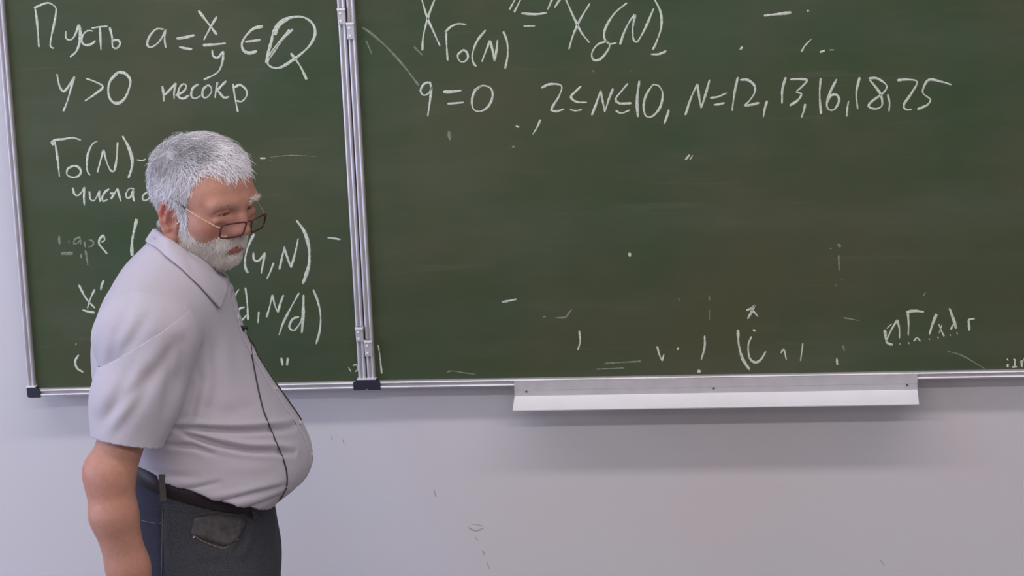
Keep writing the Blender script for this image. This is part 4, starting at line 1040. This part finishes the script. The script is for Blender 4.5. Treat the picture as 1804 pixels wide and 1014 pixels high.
# ---- shoes
for s_ in (-1, 1):
    f = Field(axis([(-.09, .23, .004)]), axis([(s_ * .13 - .075, s_ * .13 + .075, .004)]), axis([(-.0, .15, .004)]))
    f.chain([(-.035, s_ * .115, .06), (.05, s_ * .125, .052), (.15, s_ * .14, .036)], [.046, .046, .034], .02)
    f.cone((0, s_ * .115, .09), (0, s_ * .115, .11), .05, .05, .02)
    V, Q = f.mesh(); V[:, 2] = np.maximum(V[:, 2], .012)
    sh_ = link('shoe', np_mesh('shoe', V, Q), 'shoe', person)
    b = MB(); ring = []
    for k in range(40):
        a = 2 * math.pi * k / 40; tx = math.cos(a); cx = .055 + .128 * tx; cy = s_ * (.125 + .02 * (cx - .05)) + math.sin(a) * (.046 if tx < .3 else .044)
        ring.append((cx, cy))
    V = [(x, y, z) for z in (.0, .016) for x, y in ring]; n = 40
    b.add(V, [(i, (i + 1) % n, n + (i + 1) % n, n + i) for i in range(n)] + [tuple(range(n))[::-1], tuple(range(n, 2 * n))]); b.build('sole', 'sole', sh_)

# ------------------------------------------------------------------ eyeglasses, low on the nose
gm = PM @ Matrix.Translation(Vector(HO)) @ Matrix(HR.tolist()).to_4x4() @ Matrix.Scale(HS, 4)
gl = empty('eyeglasses', gm, label='thin dark red framed eyeglasses low on the nose of the bearded person', category='eyeglasses')
def gpt(y, z): return np.array([.1235 - 4.2 * y * y - .18 * (0.004 - z), y, z - .06 * abs(y) ** 1.0 * 0])
for s_ in (-1, 1):
    out = []
    yi, yo, zt, zb = .0085, .0575, .0035, -.0245
    rc = .009
    for cx_, cz_, a0 in ((yo - rc, zt - rc * .8, 0), (yi + rc * .8, zt - rc * .8, 90), (yi + rc * 1.1, zb + rc, 180), (yo - rc, zb + rc, 270)):
        for a in range(0, 91, 15):
            t = R(a0 + a); out.append(gpt(s_ * (cx_ + rc * math.cos(t)), cz_ + rc * (.8 if a0 < 180 else 1) * math.sin(t)))
    b = MB(); b.tube(catmull(out + [out[0]], .003), .0016, 8, cap=False); rim = b.build('rim', 'rim', gl, True)
    cN = len(out); ctr = sum(out) / cN
    V = [ctr + np.array([.0006, 0, 0])] + [p + np.array([.0006, 0, 0]) for p in out] + [ctr - np.array([.0006, 0, 0])] + [p - np.array([.0006, 0, 0]) for p in out]
    Fs = [(0, 1 + i, 1 + (i + 1) % cN) for i in range(cN)] + [(cN + 1, cN + 2 + (i + 1) % cN, cN + 2 + i) for i in range(cN)] + [(1 + i, cN + 2 + i, cN + 2 + (i + 1) % cN, 1 + (i + 1) % cN) for i in range(cN)]
    link('lens', py_mesh('lens', V, Fs), 'lens', gl, False)
    h0 = gpt(s_ * .0570, -.002); 
    pts = [h0, h0 + np.array([-.006, s_ * .004, .000]), (.075, s_ * .0725, .008), (.050, s_ * .0780, .0160), (.038, s_ * .0795, .0200)]
    b = MB(); b.tube(catmull(pts, .004), .0011, 8); tm = b.build('temple', 'temple', gl, True)
    pts = [(.038, s_ * .0795, .0200), (.020, s_ * .0815, .0270), (.004, s_ * .0825, .0300), (-.012, s_ * .0815, .0280), (-.026, s_ * .0790, .014)]
    b = MB(); b.tube(catmull(pts, .004), [.0018] * len(catmull(pts, .004)), 8); b.build('temple_tip', 'tip', tm, True)
pts = [gpt(-.0090, .000), gpt(-.005, .0020), gpt(0, .0028), gpt(.005, .0020), gpt(.0090, .000)]
b = MB(); b.tube(catmull(pts, .002), .0013, 8); b.build('bridge', 'rim', gl, True)
for s_ in (-1, 1):
    b = MB(); b.tube([gpt(s_ * .0135, -.004), gpt(s_ * .0115, -.006) + np.array([-.005, 0, 0])], .0006, 6); b.build('nose_pad_arm', 'temple', gl, True)

# ------------------------------------------------------------------ lapel microphone and its cable
mp, mn = surf(424, 577, None, .004)
mic = empty('lapel_microphone', PM @ Matrix.Translation(Vector(mp)), label='small black lapel microphone clipped to the shirt front with a thin hanging cable', category='microphone')
b = MB(); b.tube([np.array([-.005, -.002, .002]), np.array([.003, -.003, .000]), np.array([.009, -.003, -.002])], [.0024, .0030, .0026], 12); b.build('capsule', 'mic', mic, True)
b = MB(); b.box((-.002, -.002, -.008), (.003, .002, .003)); c_ = b.build('clip', 'mic', mic); bevel(c_, .0008)
def cable(px, name='cable', r=.00125, tail=None):
    pts = [surf(q[0], q[1], None, .0016)[0] for q in catmull([(x, y, 0) for x, y in px], 5.0)]
    pts = [sum(pts[max(0, i - 1):i + 2]) / len(pts[max(0, i - 1):i + 2]) for i in range(len(pts))]
    if tail: pts += [np.array(PL(*t)) for t in tail]
    b = MB(); b.tube([p - mp for p in catmull(pts, .006)], r, 8); b.build(name, 'cable', mic, True)
cable([(428, 582), (440, 602), (442, 622), (447, 650), (455, 690), (463, 722), (474, 750), (484, 775), (495, 800), (503, 825), (505, 845), (504, 858)], tail=None)
e0 = surf(504, 858, None, .0016)[0]
b = MB(); e1_ = PL(497, 874, e0[1]); e2_ = PL(488, 884, e0[1] + .03); e3_ = PL(478, 889, e0[1] + .05)
b.tube([p - mp for p in catmull([e0, e1_, e2_, e3_], .004)], .00125, 8); b.build('cable', 'cable', mic, True)
cable([(430, 584), (444, 606), (469, 643), (492, 678), (513, 709), (534, 741)], r=.0012)

# ------------------------------------------------------------------ scuffs on the wall
wallp = np.array([0, WALL_Y, 0.])
Wm = Matrix.Translation(Vector((0, WALL_Y, 0))).inverted()
for i, st in enumerate(([[3, (824, 928), (838, 934), (852, 929)], [2, (830, 922), (850, 925)], [2.5, (836, 945), (842, 952)]], [[3, (850, 968), (854, 978)], [2.5, (858, 990), (862, 1002)]], [[2, (584, 768), (585, 775)], [2, (604, 774), (606, 782)], [2, (764, 862), (768, 876)]], [[2.5, (1550, 985), (1558, 995)]])):
    o = strokes('scuff_mark', bpy.data.objects['wall_back'], Wm, wallp, main_n, (0, 0, 1), st, m='scuff')
    o.location = (0, WALL_Y, 0)
